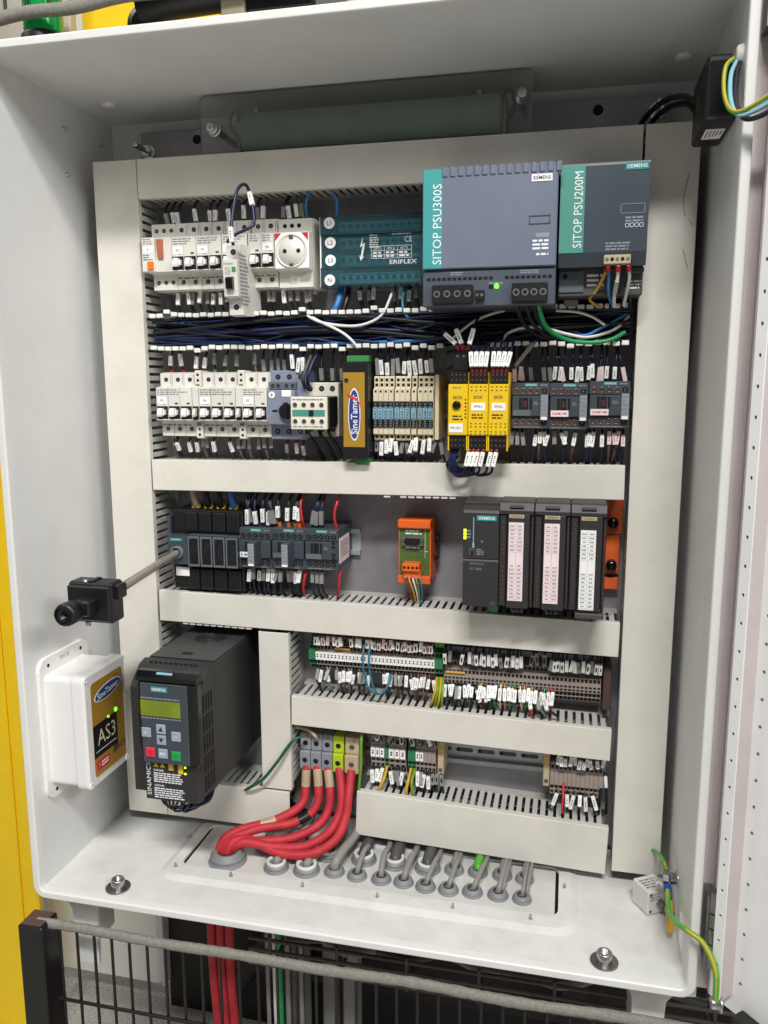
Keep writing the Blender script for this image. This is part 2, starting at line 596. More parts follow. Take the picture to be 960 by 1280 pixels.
for x, y in ((-295, -234), (289, -236)):
    bo = MB()
    bo.cyl((x, y, WB + .2), 15, 1.8, 'z', 24, 1)
    bo.lathe((x, y, WB + 2), [(8.2, 0), (8.2, 9.5), (7.4, 10.5), (4.6, 10.5), (4.2, 4), (.01, 4)], 'z', 20, 0)
    bo.build('socket_bolt', ['steel', 'steel_dull'], cab)
# rubber cable entry and earth stud on the right wall
MB().lathe((WR, -238, 418), [(10, 0), (9, -4), (5, -7), (5, -2)], 'x', 16).build('cable_bush', 'gland_rim', cab)
eb = MB()
eb.lathe((WR, -160, -424), [(10, 0), (10, -1.5), (6.5, -2), (6.5, -8), (4, -8), (4, -22), (.01, -22)], 'x', 12)
eb.cyl((WR - 16, -160, -424), 7, 6, 'x', 6, 0, smooth=False)
eb.build('earth_bolt', 'steel', cab)
MB().box(WR - .4, WR, -215, -196, -474, -440, b=.1).build('earth_sticker', 'label_white', cab)

# hinged door, opened about 130 degrees
DA = rad(42)
door = put('door', None, cab, (398, -262, 0), (0, 0, -math.pi / 2 + DA))     # local +x runs along the leaf, local -y is its inner side
MB().box(2, 760, 4, 6, WB - 6, WT + 6).build('door_panel', 'door_paint', door)
MB().box(0, 2, -4, 4, WB - 6, WT + 6).build('door_edge', 'gasket_paint', door)
# perforated stiffening rail: strips between its holes
mb = MB()
HP = 27.0
x0, x1 = 5.0, 16.0
nz = int((WT - WB - 30) / HP)
mb.box(x0, x0 + 4.2, -16, -14.6, WB + 12, WT - 6)
mb.box(x1 - 4.2, x1, -16, -14.6, WB + 12, WT - 6)
z = WB + 12
for i in range(nz + 1):
    zc = WB + 22 + i * HP
    mb.box(x0 + 4.2, x1 - 4.2, -16, -14.6, z, zc - 1.6)
    z = zc + 1.6
mb.box(x0 + 4.2, x1 - 4.2, -16, -14.6, z, WT - 6)
mb.box(x0, x0 + 1.4, -14.6, 4, WB + 12, WT - 6)
mb.box(x1 - 1.4, x1, -14.6, 4, WB + 12, WT - 6, 1)
mb.build('perforated_rail', ['door_paint', 'gasket_paint'], door)
ws = MB().cyl((0, 0, 0), 1.6, .4, 'y', 8).mesh('weld_spot', 'steel_dull')
for i in range(nz):
    put('weld_spot', ws, door, (24, 3.8, WB + 30 + i * HP))
MB().prism([(30, WB + 6), (30, WB - 6), (120, WB - 6), (120, WB + 2)], -14, 2, 'y').build('door_foot', 'black', door)

for z0 in (-452, 428):
    hb = MB()
    for i, (l, c) in enumerate(((26, 0), (1.6, 1), (16, 0), (1.6, 1), (15, 0), (1.6, 1), (22, 0))):
        hb.cyl((392, -262, z0 + sum((26, 1.6, 16, 1.6, 15, 1.6, 22)[:i])), 5.5 if c == 0 else 4.5, l, 'z', 14, c)
    hb.box(384, 392, -262, -240, z0 + 4, z0 + 78)
    hb.build('hinge', ['steel_dull', 'hole'], cab)

# mounting plate
pl = MB().box(-330, 333, -25, -22, -472, 459, 0, .6)
plate = tag(pl.build('mounting_plate', 'zinc'), 'galvanised steel mounting plate behind all the wiring ducts', 'mounting plate')
for x, z in ((-318, 434), (318, 440), (-318, -455), (312, -455)):
    s = MB()
    s.cyl((x, -27, z), 9, 2, 'y', 18).cyl((x, -36, z), 7.5, 9, 'y', 6, smooth=False).cyl((x, -62, z), 3.6, 30, 'y', 12)
    s.lathe((x, -62, z), [(3.6, 0), (2.4, -2), (.01, -2)], 'y', 12)
    s.build('fixing_stud', 'chrome', plate)
for x in (-250, 253):
    MB().cyl((x, -25.3, 446), 6, .4, 'y', 16).build('plate_hole', 'hole', plate)

# ------------------------------------------------------------------ wiring ducts
YP, DF = -25.0, -93.0
PITCH, FW = 10.0, 6.2
def finger_mesh(head):
    f = MB()
    f.box(-FW / 2, FW / 2, DF + 3, -40, -.9, .9, 0)
    if head:
        f.box(-FW / 2 - .9, FW / 2 + .9, DF, DF + 4.5, -2.6, 2.6, 1, .7)
    return f.mesh('finger', ['finger', 'pad'] if head else ['finger', 'finger'])
FM, FMH = finger_mesh(False), finger_mesh(True)
def duct(name, label, ax, a0, a1, c0, c1, cover=True, fing=(0, 1), loomn=5, skip=(), gone=(), y1=DF, tilt=0.0):
    """ax: long axis; c0..c1 the width across; fing: sides whose fingers are built one by one"""
    mid = ((a0 + a1) / 2, YP, (c0 + c1) / 2) if ax == 'x' else ((c0 + c1) / 2, YP, (a0 + a1) / 2)
    t = thing(name, label, 'cable duct', mid, 'wiring ducts on the mounting plate', (0, rad(tilt), 0))
    h = (a1 - a0) / 2
    w = (c1 - c0) / 2
    def bx(mb, u0, u1, y0, y1_, v0, v1, m=0, b=0):
        if ax == 'x': mb.box(u0, u1, y0 - YP, y1_ - YP, v0, v1, m, b)
        else: mb.box(v0, v1, y0 - YP, y1_ - YP, u0, u1, m, b)
    mb = MB()
    wi = w - 1.2
    bx(mb, -h + .5, h - .5, -26.8, -25.05, -wi, wi)
    for sd in (-1, 1):
        lo, hi = sorted((sd * wi, sd * (wi - 1.8)))
        bx(mb, -h + .5, h - .5, -41, -26.8, lo, hi)
    mb.build('duct_base', 'duct_body', t)
    n = int((2 * h - 4) / PITCH)
    s0 = -(n - 1) * PITCH / 2
    for k, sd in enumerate((-1, 1)):
        if k in fing:
            for i in range(n):
                if (k, i) in gone:
                    continue
                u, v = s0 + i * PITCH, sd * (wi - .9)
                o = put('finger', FM if cover else FMH, t)
                if ax == 'x':
                    o.location = (u * MM, -YP * MM, v * MM)
                    if not cover:
                        rr = random.Random(i * 7 + k)
                        o.location.z += (rr.uniform(-1, 1) * .9 + (3.5 if rr.random() < .1 else 0) * sd) * MM
                else:
                    o.location = (v * MM, -YP * MM, u * MM)
                    o.rotation_euler = (0, rad(90), 0)
        else:
            f = MB()
            for i in range(n):
                u = s0 + i * PITCH
                lo, hi = sorted((sd * wi, sd * (wi - 1.8)))
                bx(f, u - FW / 2, u + FW / 2, DF + 3, -41, lo, hi)
            f.build('slotted_wall', 'finger', t)
    if cover:
        mb = MB()
        bx(mb, -h, h, y1, y1 + 1.8, -w, w, 0, .6)
        for sd in (-1, 1):
            lo, hi = sorted((sd * (w - .02), sd * (w - 1.2)))
            bx(mb, -h + .3, h - .3, y1 + 1.6, y1 + 9, lo, hi)
        mb.build('duct_cover', 'duct', t)
    if loomn:
        rr = random.Random(len(label))
        mb = MB()
        for i in range(loomn):
            v = rr.uniform(-wi + 5, wi - 5)
            y = rr.uniform(-70, -32) - YP
            ps = [(u, y + rr.uniform(-6, 6), v + rr.uniform(-3, 3)) for u in [(-h + 8) + (2 * h - 16) * q / 9 for q in range(10)]]
            if ax == 'z': ps = [(p[2], p[1], p[0]) for p in ps]
            mb.tube(ps, rr.uniform(2, 4.2), 6, 0 if rr.random() < .7 else 1)
        kind(mb.build('wire_loom', ['w_black', 'w_navy'], t), 'stuff')
    return t
duct('wiring_duct', 'tall vertical duct along the left edge, behind the black rotary handle block', 'z', -466, 408, -360.5, -301, fing=(1,))
rd = duct('wiring_duct', 'tall wide vertical duct along the right edge, beside the open door', 'z', -466, 408, 302.5, 359, fing=(0,))
for pts in ([(18, -68.1, 384), (14, -68.1, 362), (15, -68.1, 346), (17, -68.1, 340)], [(20, -68.1, 337), (24, -68.1, 331)], [(16, -68.1, 306), (20, -68.1, 292), (22, -68.1, 286)]):
    MB().tube(spline(pts, 5), .35, 4).build('pen_scuff', 'ink', rd)
duct('wiring_duct', 'horizontal covered duct along the top, under the green resistor', 'x', -300, 300, 361, 408, fing=(0,))
duct('wiring_duct', 'uncovered horizontal duct packed with dark blue and black wires', 'x', -298, 300, 176.5, 221.5, cover=False, loomn=0,
     gone={(1, 38), (1, 39), (1, 41), (0, 38), (0, 39), (0, 40), (0, 41), (0, 42), (1, 45), (1, 46)})
d2 = duct('wiring_duct', 'horizontal covered duct right below the yellow safety modules', 'x', -299, 297, -2, 38, fing=(1,), tilt=-.45)
d3 = duct('wiring_duct', 'horizontal covered duct below the row with the controller modules', 'x', -298, 299, -185.5, -143.5, fing=(1,), tilt=.65)
duct('wiring_duct', 'short vertical duct between the motor drive and the terminal rows', 'z', -408, -188, -157, -115.5, fing=(0, 1))
duct('wiring_duct', 'horizontal covered duct between the two rows of terminals', 'x', -113.5, 295, -317.5, -277.5, fing=(1,), tilt=1.1)
duct('wiring_duct', 'short horizontal duct at lower left below the motor drive', 'x', -300, -119, -466, -411, fing=(1,))
duct('wiring_duct', 'wide horizontal covered duct lowest at right, above the cable glands', 'x', -26, 296, -466, -404, fing=(1,), tilt=2.2)

hd = MB().box(-4.1, 4.1, -66, -60, -3.2, 0, 0, .7).mesh('finger_head', 'pad')
for i in (0, 2, 3, 4, 5, 6, 7, 8):
    put('finger_head', hd, d2, (17 + i * 10.2, 0, -20.4))
for i in range(10):
    put('finger_head', hd, d3, (-262 + i * 10, 0, -21.4))

# ------------------------------------------------------------------ DIN rails
def rail(label, x0, x1, z, slots=True):
    t = thing('mounting_rail', label, 'rail', ((x0 + x1) / 2, YP, z), 'slotted mounting rails')
    h = (x1 - x0) / 2
    mb = MB()
    for sd in (-1, 1):
        mb.box(-h, h, -7.5, -6.3, sd * 12.5, sd * 17.5)
        mb.box(-h, h, -7.5, -.05, sd * 11.3, sd * 12.5)
    mb.box(-h, h, -1.2, -.05, -11.3, 11.3)
    mb.build('rail_profile', 'rail_zinc', t)
    if slots:
        i = -h + 14
        while i < h - 12:
            s = MB()
            s.box(i - 9, i + 9, -1.5, -1.2, -2.8, 2.8)
            s.cyl((i - 9, -1.5, 0), 2.8, .3, 'y', 10).cyl((i + 9, -1.48, 0), 2.8, .28, 'y', 10)
            s.build('slot', 'tray_rust', t)
            i += 29
    return t
rail('metal rail carrying the top row of breakers', -294, 210, 291, False)
rail('metal rail carrying the second row of devices', -294, 296, 107, False)
rail('metal rail of the third row, its bare end showing right of the contactors', -290, -34, -75, False)
rail('metal rail behind the long terminal row', -98, 290, -228, False)
rail('pale slotted metal rail lying bare between the two lowest terminal groups', -108, 294, -357, True)

# ================================================================== WIRES
SLM = {}
def sleeve_mesh(mat, w, l):
    key = (mat, round(w, 1), round(l))
    if key not in SLM:
        s = MB()
        s.box(-w / 2, w / 2, -w * .66, w * .42, -l / 2, l / 2, 0, .5)
        if mat != 'sleeve_grey':
            rr = random.Random(l * 10 + w)
            for i in range(4):
                z = -l * .2 + i * l * .13
                s.box(-w * .16, w * rr.uniform(.02, .2), -w * .66 - .06, -w * .66, z - l * .035, z + l * .035, 1)
        SLM[key] = s.mesh('marker_sleeve', [mat, 'ink'])
    return SLM[key]

def wire(label, pts, r=1.3, mat='w_navy', sleeve=None, ferr=None, group=None, name='wire', n=6, cat='wire', smat='sleeve', sw=4.6, sl=15.0, tape=None, stripe=None):
    """one insulated wire; sleeve: arc-length in mm from its first point to the middle of its marker"""
    ps = spline(pts, n)
    o0 = ps[0].copy()
    loc = [p - o0 for p in ps]
    w = MB().tube(loc, r, 7 if r < 2.5 else 12).build(name, mat, None, o0)
    tag(w, label, cat, group)
    if stripe:
        MB().tube([p + Vector((-.12, -.42, .3)) * r for p in loc], r * .62, 7).build('stripe', stripe, w)
    if ferr:
        d = (loc[1] - loc[0]).normalized()
        MB().tube([d * .05, d * 6.5], r * 1.55, 8).build('ferrule', ferr, w)
    def at(s):
        acc = 0
        for a, b in zip(loc, loc[1:]):
            l = (b - a).length
            if acc + l >= s:
                return a.lerp(b, (s - acc) / l), (b - a).normalized()
            acc += l
        return loc[-1], (loc[-1] - loc[-2]).normalized()
    for sv in ([] if sleeve is None else (sleeve if isinstance(sleeve, (list, tuple)) else [sleeve])):
        a, _ = at(sv - sl * .35)
        b, _ = at(sv + sl * .35)
        c = (a + b) * .3 + at(sv)[0] * .4
        t = (b - a).normalized()
        if t.z < 0: t = -t
        f = Vector((0, -1, 0))
        f = (f - t * f.dot(t))
        f = f.normalized() if f.length > .1 else Vector((0, 0, 1))
        right = (-f).cross(t).normalized()
        o = put('marker_sleeve', sleeve_mesh(smat, sw, sl), w)
        mt = Matrix((right, -f, t)).transposed().to_4x4()
        mt.translation = c * MM
        o.matrix_local = mt
    for a_, b_, m_ in (tape or []):
        seg = [at(a_ + (b_ - a_) * i / 5)[0] for i in range(6)]
        MB().tube(seg, r * 1.06, 12).build('tape', m_, w)
    return w

TANGLE = []
RW = random.Random(5)
def drop(label, group, xs, z0, z1, y0=-70, y1=-60, mats=('w_navy',), r=1.3, bulge=8, ferr=None, sleeves='sleeve', sfrac=None, jit=2.5, sl=15.0, sw=4.6, spread=0.0, stuff=False):
    """a run of short marked wires from terminals at z0 to a duct at z1"""
    xc = sum(xs) / len(xs)
    out = []
    for i, x in enumerate(xs):
        dx = RW.gauss(0, jit * .8) + (x - xc) * spread
        x = x + RW.uniform(-.7, .7)
        zm = (z0 + z1) / 2 + RW.uniform(-2, 2)
        m = RW.choice(mats)
        s = sleeves if isinstance(sleeves, str) else RW.choice(sleeves)
        L = abs(z1 - z0)
        sl_ = round(sl * RW.choice((.85, .95, 1, 1, 1.1)))
        pts = [(x, y0, z0), (x + dx * .25 + RW.uniform(-1, 1), y0 - bulge * RW.uniform(.4, 1), z0 + (z1 - z0) * .3), (x + dx * .8, y0 - bulge * .4, z0 + (z1 - z0) * .7), (x + dx, y1, z1)]
        f = RW.choice(ferr) if isinstance(ferr, (list, tuple)) else ferr
        if stuff:
            TANGLE.append((spline(pts, 5), r, m, s, sl, sw, sl * .5 + 3 + RW.uniform(0, 2.5)))
            continue
        out.append(wire(label, pts, r, m, (sl * .5 + (8 if f else 3) + RW.uniform(0, 4.5)) if sfrac is None else L * sfrac, f, group, smat=s, sl=sl_, sw=sw))
    return out

# ================================================================== DEVICES
def screw(mb, x, y, z, r=2.6, mh=1, ms=2, deep=1.2):
    """round terminal opening: dark well with a metal screw head sunk in it"""
    mb.cyl((x, y - .15, z), r, .3, 'y', 12, mh)
    if ms is not None:
        mb.cyl((x, y - .22, z), r * .55, .1, 'y', 8, ms)

def mcb_body(mb, x0, x1, zc, term=60.0, face=73.0, m=0):
    prof = [(0, 40), (-term + 12, 41.5), (-term, 40), (-term, 23.5), (-face + 3, 22.5), (-face, 21.5), (-face, -19), (-face + 2, -20), (-term, -21.5), (-term, -40), (-term + 12, -41.5), (0, -40)]
    mb.prism([(y, z + zc) for y, z in prof], x0 + .15, x1 - .15, 'x', m)

def mcb(name, label, xs, zc, w, group, aux=None, tri=None, lab=True, printtext='F', single_lever=False, cat='breaker'):
    """xs: pole centres; root sits on the plate at the middle pole"""
    xm = (xs[0] + xs[-1]) / 2
    t = thing(name, label, cat, (xm, YP, zc), group)
    for i, x in enumerate(xs):
        u = x - xm
        b = MB()
        mcb_body(b, u - w / 2, u + w / 2, 0)
        for z in (32, -31):
            screw(b, u, -60, z, 2.9)
        b.box(u + w * .36, u + w * .40, -60.1, -60, 26, 38, 3)
        b.build('pole', ['mcb_white', 'hole', 'steel_dull', 'ink_grey'], t)
        k = MB()
        k.box(u - w / 2 + .6, u + w / 2 - .6, -73.3, -72.6, -18.5, -1.5)
        k.build('lever_slot', 'black', t)
        k = MB()
        k.prism([(-73, -13.5), (-81, -14.5), (-82, -11.5), (-79, -4), (-73, -4)], u - 3.8, u + 2.2)
        k.prism([(-73, -12), (-78, -12.5), (-78, -6), (-73, -6)], u + 2.8, u + 5.2)
        k.build('lever', 'lever', t)
        MB().box(u - w / 2 + .3, u + w / 2 - .3, -76, -72.8, -19.6, -18.0, 0, .5).build('lever_guard', 'mcb_white', t)
        MB().box(u + w * .05, u + w * .3, -73.3, -72.9, 1, 3).build('indicator', 'dark_red', t)
    if lab:
        c = xs[0] - xm
        MB().box(c - 6.5, c + 6, -73.4, -72.9, 1.5, 10).build('label_plate', 'label_white', t)
        text(t, printtext, (c, -73.6, 5.6), 3.2, None, 'ink')
    fine_print(t, xs[0] - xm - 6.5, xs[-1] - xm + 6, 12, 20.5, -73, 3, 'ink_grey', int(xm) % 97, .6)
    fine_print(t, xs[0] - xm - 7, xs[-1] - xm + 7, -28, -24, -60, 1, 'ink_grey', int(xm) % 89, .8)
    if aux is not None:
        u = aux - xm
        b = MB()
        b.prism([(0, 42), (-62, 43.5), (-64, 42), (-64, 25), (-73, 21.5), (-73, -19), (-64, -22), (-64, -42), (-62, -43), (0, -42)], u - 4.2, u + 4.2)
        for z in (38, 31, -31, -38):
            screw(b, u, -64, z, 1.8, 1, None)
        b.box(u - 3.9, u + 3.9, -73.3, -72.6, -18.5, -1.5, 1)
        b.box(u - 2.5, u + 2.5, -66, -64, 23, 26, 2).box(u - 2.5, u + 2.5, -66, -64, -26, -23, 2)
        b.prism([(-73, -13.5), (-80, -14.5), (-81, -11.5), (-78, -4), (-73, -4)], u - 1.8, u + 1.8, 'x', 0)
        b.build('auxiliary_switch', ['mcb_white', 'hole', 'brass'], t)
    return t

G1 = 'breakers in the top row'
# residual-current breaker with the orange test key
t = thing('residual_current_breaker', 'white residual current breaker with orange test key at left end of top row', 'breaker', (-271, YP, 291))
b = MB()
mcb_body(b, -17, 16.5, 0)
for x in (-10, 0, 10):
    for z in (32, -31):
        screw(b, x, -60, z, 2.6)
b.build('body', ['mcb_white', 'hole', 'steel_dull'], t)
MB().box(-23, -5.5, -77, -60.2, -19.5, 22, 0, 1).build('test_block', 'mcb_white', t)
MB().box(-15, -6.5, -79, -76.8, -17, -7, 0, .8).build('test_key', 'orange', t)
MB().prism([(-73, 20), (-79, 19), (-76, -3), (-73, -3)], -2, 5).build('lever', 'salmon', t)
MB().box(-20, -7.5, -77.3, -76.9, 3, 11).build('label_plate', 'label_white', t)
text(t, 'F', (-14, -77.5, 7), 3, None, 'ink')
fine_print(t, -21, -7, 13, 21, -77, 3, 'ink_grey', 3, .6)
fine_print(t, -21, -7, -6, 2, -77, 3, 'w_teal', 4, .5)
mcb('circuit_breaker', 'white two-pole breaker in top row, first right of the orange test key', [-247, -230.5], 291, 16.4, G1, printtext='F2')
mcb('circuit_breaker', 'white two-pole breaker in top row, second right of the orange test key', [-213.7, -197.2], 291, 16.4, G1, printtext='F3')
mcb('circuit_breaker', 'white two-pole breaker in top row mostly hidden behind the loose hanging breaker', [-180, -163.5], 291, 16.4, G1, printtext='F4')
mcb('circuit_breaker', 'white one-pole breaker in top row, right behind the loose hanging breaker', [-145.5], 291, 16.4, G1, lab=False)
mcb('circuit_breaker', 'white one-pole breaker in top row, next to the round socket', [-129], 291, 16.4, G1, printtext='5K')

# socket outlet module
t = thing('socket_outlet', 'light grey rail-mounted power socket with round recess between breakers and teal block', 'socket', (-98, YP, 290))
b = MB()
mcb_body(b, -21.5, 21.5, 0)
for x in (-9, 0, 9):
    screw(b, x - 4, -60, 32, 2.6, 1, None)
b.build('body', ['mcb_white', 'hole'], t)
f = MB()
f.box(-21.5, 21.5, -75, -72.6, -20, 22, 0, .8)
f.build('face_plate', 'label_white', t)
r = MB()
r.lathe((0, -75, .5), [(19.6, 0), (19.6, -1.6), (18.4, -2), (17.6, 1), (17.2, -.2), (.01, -.2)], 'y', 32)
r.build('socket_well', 'mcb_white', t)
for x in (-8.6, 8.6):
    MB().cyl((x, -75.4, .5), 2.6, .3, 'y', 14).build('pin_hole', 'hole', t)
for z in (17, -16):
    MB().box(-2.6, 2.6, -77.2, -75, z - 2, z + 2, 0, .5).build('earth_clip', 'steel_dull', t)
for sx, sz in ((-1, 1), (1, 1)):
    MB().prism([(sx * 20.8, 21.3), (sx * 12.5, 21.3), (sx * 20.8, 12)], -75.2, -74.9, 'y').build('corner_mark', 'red_print', t)
MB().box(-6.5, 5, -60.4, -59.9, -35, -26.5).build('label_plate', 'label_white', t)
text(t, 'X1', (-1, -60.6, -31), 2.6, None, 'ink')
MB().box(8, 18, -40, -28, -46, -40, 0, .6).build('rail_clip', 'mcb_white', t)

# loose breaker hanging on its wires
t = thing('loose_circuit_breaker', 'loose white one-pole breaker hanging askew on a dark blue wire loop', 'breaker', (-160, -70, 257), None, (rad(2), rad(-1), rad(1)))
b = MB()
mcb_body(b, -9, 9, 0)
for z in (32, -31):
    screw(b, 0, -60, z, 3.4)
b.build('pole', ['mcb_white', 'hole', 'steel_dull'], t)
MB().box(-7.6, 7.6, -73.3, -72.6, -13, 3).build('lever_slot', 'mcb_white', t)
MB().prism([(-73, -11.5), (-79, -11), (-80, 0), (-77, 2.5), (-73, 2.5)], -4.2, 4.2).build('lever', 'black_gloss', t)
text(t, 'Schneider', (-1.4, -73.5, 18), 2.6, 12, 'green_plug')
MB().box(2, 7, -73.3, -72.9, 8, 14).build('green_mark', 'green_plug', t)
fine_print(t, -6.5, 1, 5, 14, -73, 4, 'ink_grey', 9, .6)
pr = fine_print(t, -26, 2, -30, 30, 0, 14, 'ink_grey', 11, .7)          # print on its right flank
pr.matrix_local = Matrix(((0, -1, 0, 9.05 * MM), (1, 0, 0, -40 * MM), (0, 0, 1, 0), (0, 0, 0, 1)))
for nm, pts, sv in (('up', [(-151, -150, 291), (-152, -152, 310), (-150, -138, 352), (-143, -128, 362), (-134, -134, 345), (-128, -142, 318), (-131, -146, 311), (-150, -150, 302), (-158, -152, 294)], [12, 102]),):
    wire('dark blue wire looping up from the loose hanging breaker', pts, 1.9, 'w_navy', sv, None, None, sl=17, sw=5)

# distribution block under its teal cover
t = thing('distribution_block', 'distribution block under a clear teal cover with round white letter discs', 'distribution block', (-4.5, YP, 290))
MB().box(-62, 62, -30, 0, -41, 41, 0, 1.5).build('base', 'mcb_white', t)
for k, z in enumerate((30, 11, -9, -30)):
    s = MB()
    s.box(-42, 58, -50 if abs(z) > 20 else -48, -30.1, z - 6, z + 6, 0, 1)
    for i in range(11):
        s.cyl((-36 + i * 9, -51.5, z), 3, 2, 'y', 10, 1)
        s.box(-38 + i * 9, -34 + i * 9, -51.7, -51.5, z - .5, z + .5, 2)
    s.build('terminal_bar', ['label_white', 'steel', 'hole'], t)
c = MB()
c.prism([(-30, 41.5), (-57, 41.5), (-60, 40), (-60, 22), (-56, 20), (-56, -18), (-60, -20), (-60, -40), (-57, -41.5), (-30, -41.5), (-30, -39.5), (-55, -39.5), (-58, -38.5), (-58, -21), (-54, -19), (-54, 19), (-58, 21), (-58, 38.5), (-55, 39.5), (-30, 39.5)], -62, 62)
cov = c.build('cover', 'teal_clear', t)
for z in (20.6, -19.4):
    MB().box(-62, 62, -60.6, -55.6, z - 1.2, z + 1.2, 0, .5).build('cover_rib', 'teal_clear', t)
for x in (-40, 59):
    MB().box(x - 2.4, x + 2.4, -56.8, -56.1, -16, 17, 0, .3).build('cover_latch', 'teal_clear', t)
MB().box(-63.6, -62, -58, -2, -41, 41, 0, .6).build('side_cheek', 'label_white', t)
for s, z, y in (('L1', 33, -60), ('L2', 11, -56), ('L3', -9.4, -56), ('N', -33, -60)):
    d = MB().cyl((-50.5, y - 1.2, z), 6.6, 1.2, 'y', 24).build('letter_disc', 'label_white', t)
    text(d, s, (-50.5, y - 1.4, z), 5, None, 'ink')
z0 = -56.3
bolt = MB()
bolt.prism([(-10, 17), (-14, 4.5), (-10.6, 6), (-13, -6), (-14.6, -4.6), (-13.4, -11), (-8.6, -6.6), (-10.6, -6.6), (-7.4, 9.6), (-11, 8)], z0 - .2, z0, 'y')
bolt.build('lightning_mark', 'print_white', t)
text(t, 'ERIFLEX', (39, z0, -13.5), 4.8, 33, 'print_white', bold=True)
text(t, 'CE', (45, z0, 12), 6.5, 9, 'print_white')
fine_print(t, -2, 12, 3, 19, z0, 6, 'print_white', 21, .6)
fine_print(t, 25, 48, 17, 19.5, z0, 1, 'print_white', 22, .9)
g = MB()
for zz in (5, 0, -5, -9):
    g.box(0, 49, z0 - .1, z0, zz - .25, zz + .25)
for xx in (0, 16, 32, 49):
    g.box(xx - .25, xx + .25, z0 - .1, z0, -9, 5)
g.build('table_lines', 'print_white', t)
for i in range(3):
    text(t, ('Ø3.5', 'Ø5.5', 'Ø7.5')[i], (8 + 16 * i, z0, 2.4), 2.6, 9, 'print_white')
    fine_print(t, 2 + 16 * i, 14 + 16 * i, -8.5, -.5, z0, 2, 'print_white', 30 + i, .8)

# large power supply
t = thing('power_supply', 'large blue-grey power supply with ribbed top and teal stripe, green light lit', 'power supply', (143, YP, 287))
MB().box(-70.5, 70.5, -134, -.5, -71, 68.5, 0, 2).build('body', 'psu_a_dark', t)
MB().box(-70.5, 70.5, -140, -134, -32, 70.5, 0, 1.2).build('front_panel', 'psu_a', t)
MB().box(-70.5, 70.5, -136.5, -134, -71, -33, 0, 1).build('lower_panel', 'psu_a_dark', t)
for i in range(15):
    x = -50 + i * 8.4
    MB().box(x, x + 6.6, -141.4, -137, 61, 71.3, 0, 1.2).build('rib', 'psu_a', t)
MB().box(-69.6, -49.4, -140.5, -139.8, -31, 70).build('teal_stripe', 'teal', t)
text(t, 'SITOP PSU300S', (-54.6, -140.8, 14), 9.4, 82, 'print_white', right=AZ, up=-AX)
p_ = MB().box(43.5, 64.5, -140.6, -139.8, 52.5, 59.5).build('name_plate', 'label_white', t)
text(p_, 'SIEMENS', (54, -140.8, 56), 3.8, 18, 'ink', bold=True)
f = MB()
for a in ((42, 63.5, 18.2, 19), (42, 63.5, 10.4, 11.2), (42, 42.8, 10.4, 19), (62.7, 63.5, 10.4, 19)):
    f.box(a[0], a[1], -140.8, -139.8, a[2], a[3])
f.build('marker_frame', 'psu_a_dark', t)
MB().box(49, 63, -140.3, -139.9, -3, 1.5).build('approval_mark', 'module_grey', t)
fine_print(t, 46, 63, -16, -4.5, -140.3, 3, 'print_white', 41, .95)
fine_print(t, 50, 63, -22, -18, -140.3, 1, 'print_white', 42, .9)
s = MB()
for i in range(24):
    if i not in (13, 14):
        s.box(-66 + i * 5.6, -62 + i * 5.6, -136.9, -136.2, -43.5, -40.5)
s.build('vent_row', 'hole', t)
kind(s and t.children[-1], 'stuff')
for x0, x1, nn, nm in ((-59, -15, 4, 'output'), (26, 63, 4, 'input')):
    b = MB()
    b.box(x0, x1, -146, -136, -68, -49, 0, 1)
    for i in range(nn):
        x = x0 + (x1 - x0) * (i + .5) / nn
        b.cyl((x, -146.6, -58.5), 3.7, .7, 'y', 14, 1).cyl((x, -146.8, -58.5), 2.2, .3, 'y', 10, 2)
    b.build('terminal_block', ['black', 'steel', 'hole'], t)
b = MB().box(-13, -3, -143, -136, -65, -55, 0, .6)
for x in (-10.4, -5.6):
    b.cyl((x, -143.4, -60), 1.7, .5, 'y', 10, 1)
b.build('signal_terminal', ['black', 'steel'], t)
MB().cyl((3.5, -137.2, -51), 2.4, .8, 'y', 14).build('adjuster', 'hole', t)
MB().cyl((9.3, -138.2, -51), 2.4, 1.8, 'y', 14).build('signal_light', 'led_green', t)
fine_print(t, -40, -25, -38.5, -34.5, -136.5, 2, 'module_grey', 44, .8)
fine_print(t, 34, 56, -38.5, -34.5, -136.5, 2, 'module_grey', 45, .8)
fine_print(t, 1, 16, -49, -46, -136.5, 1, 'module_grey', 46, .8)

# smaller power supply
t = thing('power_supply', 'smaller dark slate power supply with green stripe beside the right duct', 'power supply', (260, YP, 293))
MB().box(-44.5, 44.5, -119, -1, -35, 64, 0, 1.2).build('body', 'psu_b', t)
MB().prism([(-119, 64.5), (-125, 64.5), (-125.5, 62), (-125.5, -24), (-119, -38)], -44.5, 44.5).build('front_panel', 'psu_b', t)
MB().box(-44.2, -19.4, -126.1, -125.3, -24, 63).build('green_stripe', 'teal_green', t)
text(t, 'SITOP PSU200M', (-25.8, -126.3, 19), 8.8, 76, 'print_white', right=AZ, up=-AX)
p_ = MB().box(20, 43, -126.1, -125.3, 56, 63).build('name_plate', 'siemens_teal', t)
text(p_, 'SIEMENS', (31.5, -126.3, 59.5), 3.6, 20, 'print_white', bold=True)
f = MB()
for a in ((17, 41, 22.4, 23), (17, 41, 13.4, 14), (17, 17.6, 13.4, 23), (40.4, 41, 13.4, 23)):
    f.box(a[0], a[1], -126, -125.4, a[2], a[3])
f.build('marker_frame', 'module_grey', t)
fine_print(t, 22, 41, 4.5, 11, -125.6, 2, 'module_grey', 51, .9)
f = MB()
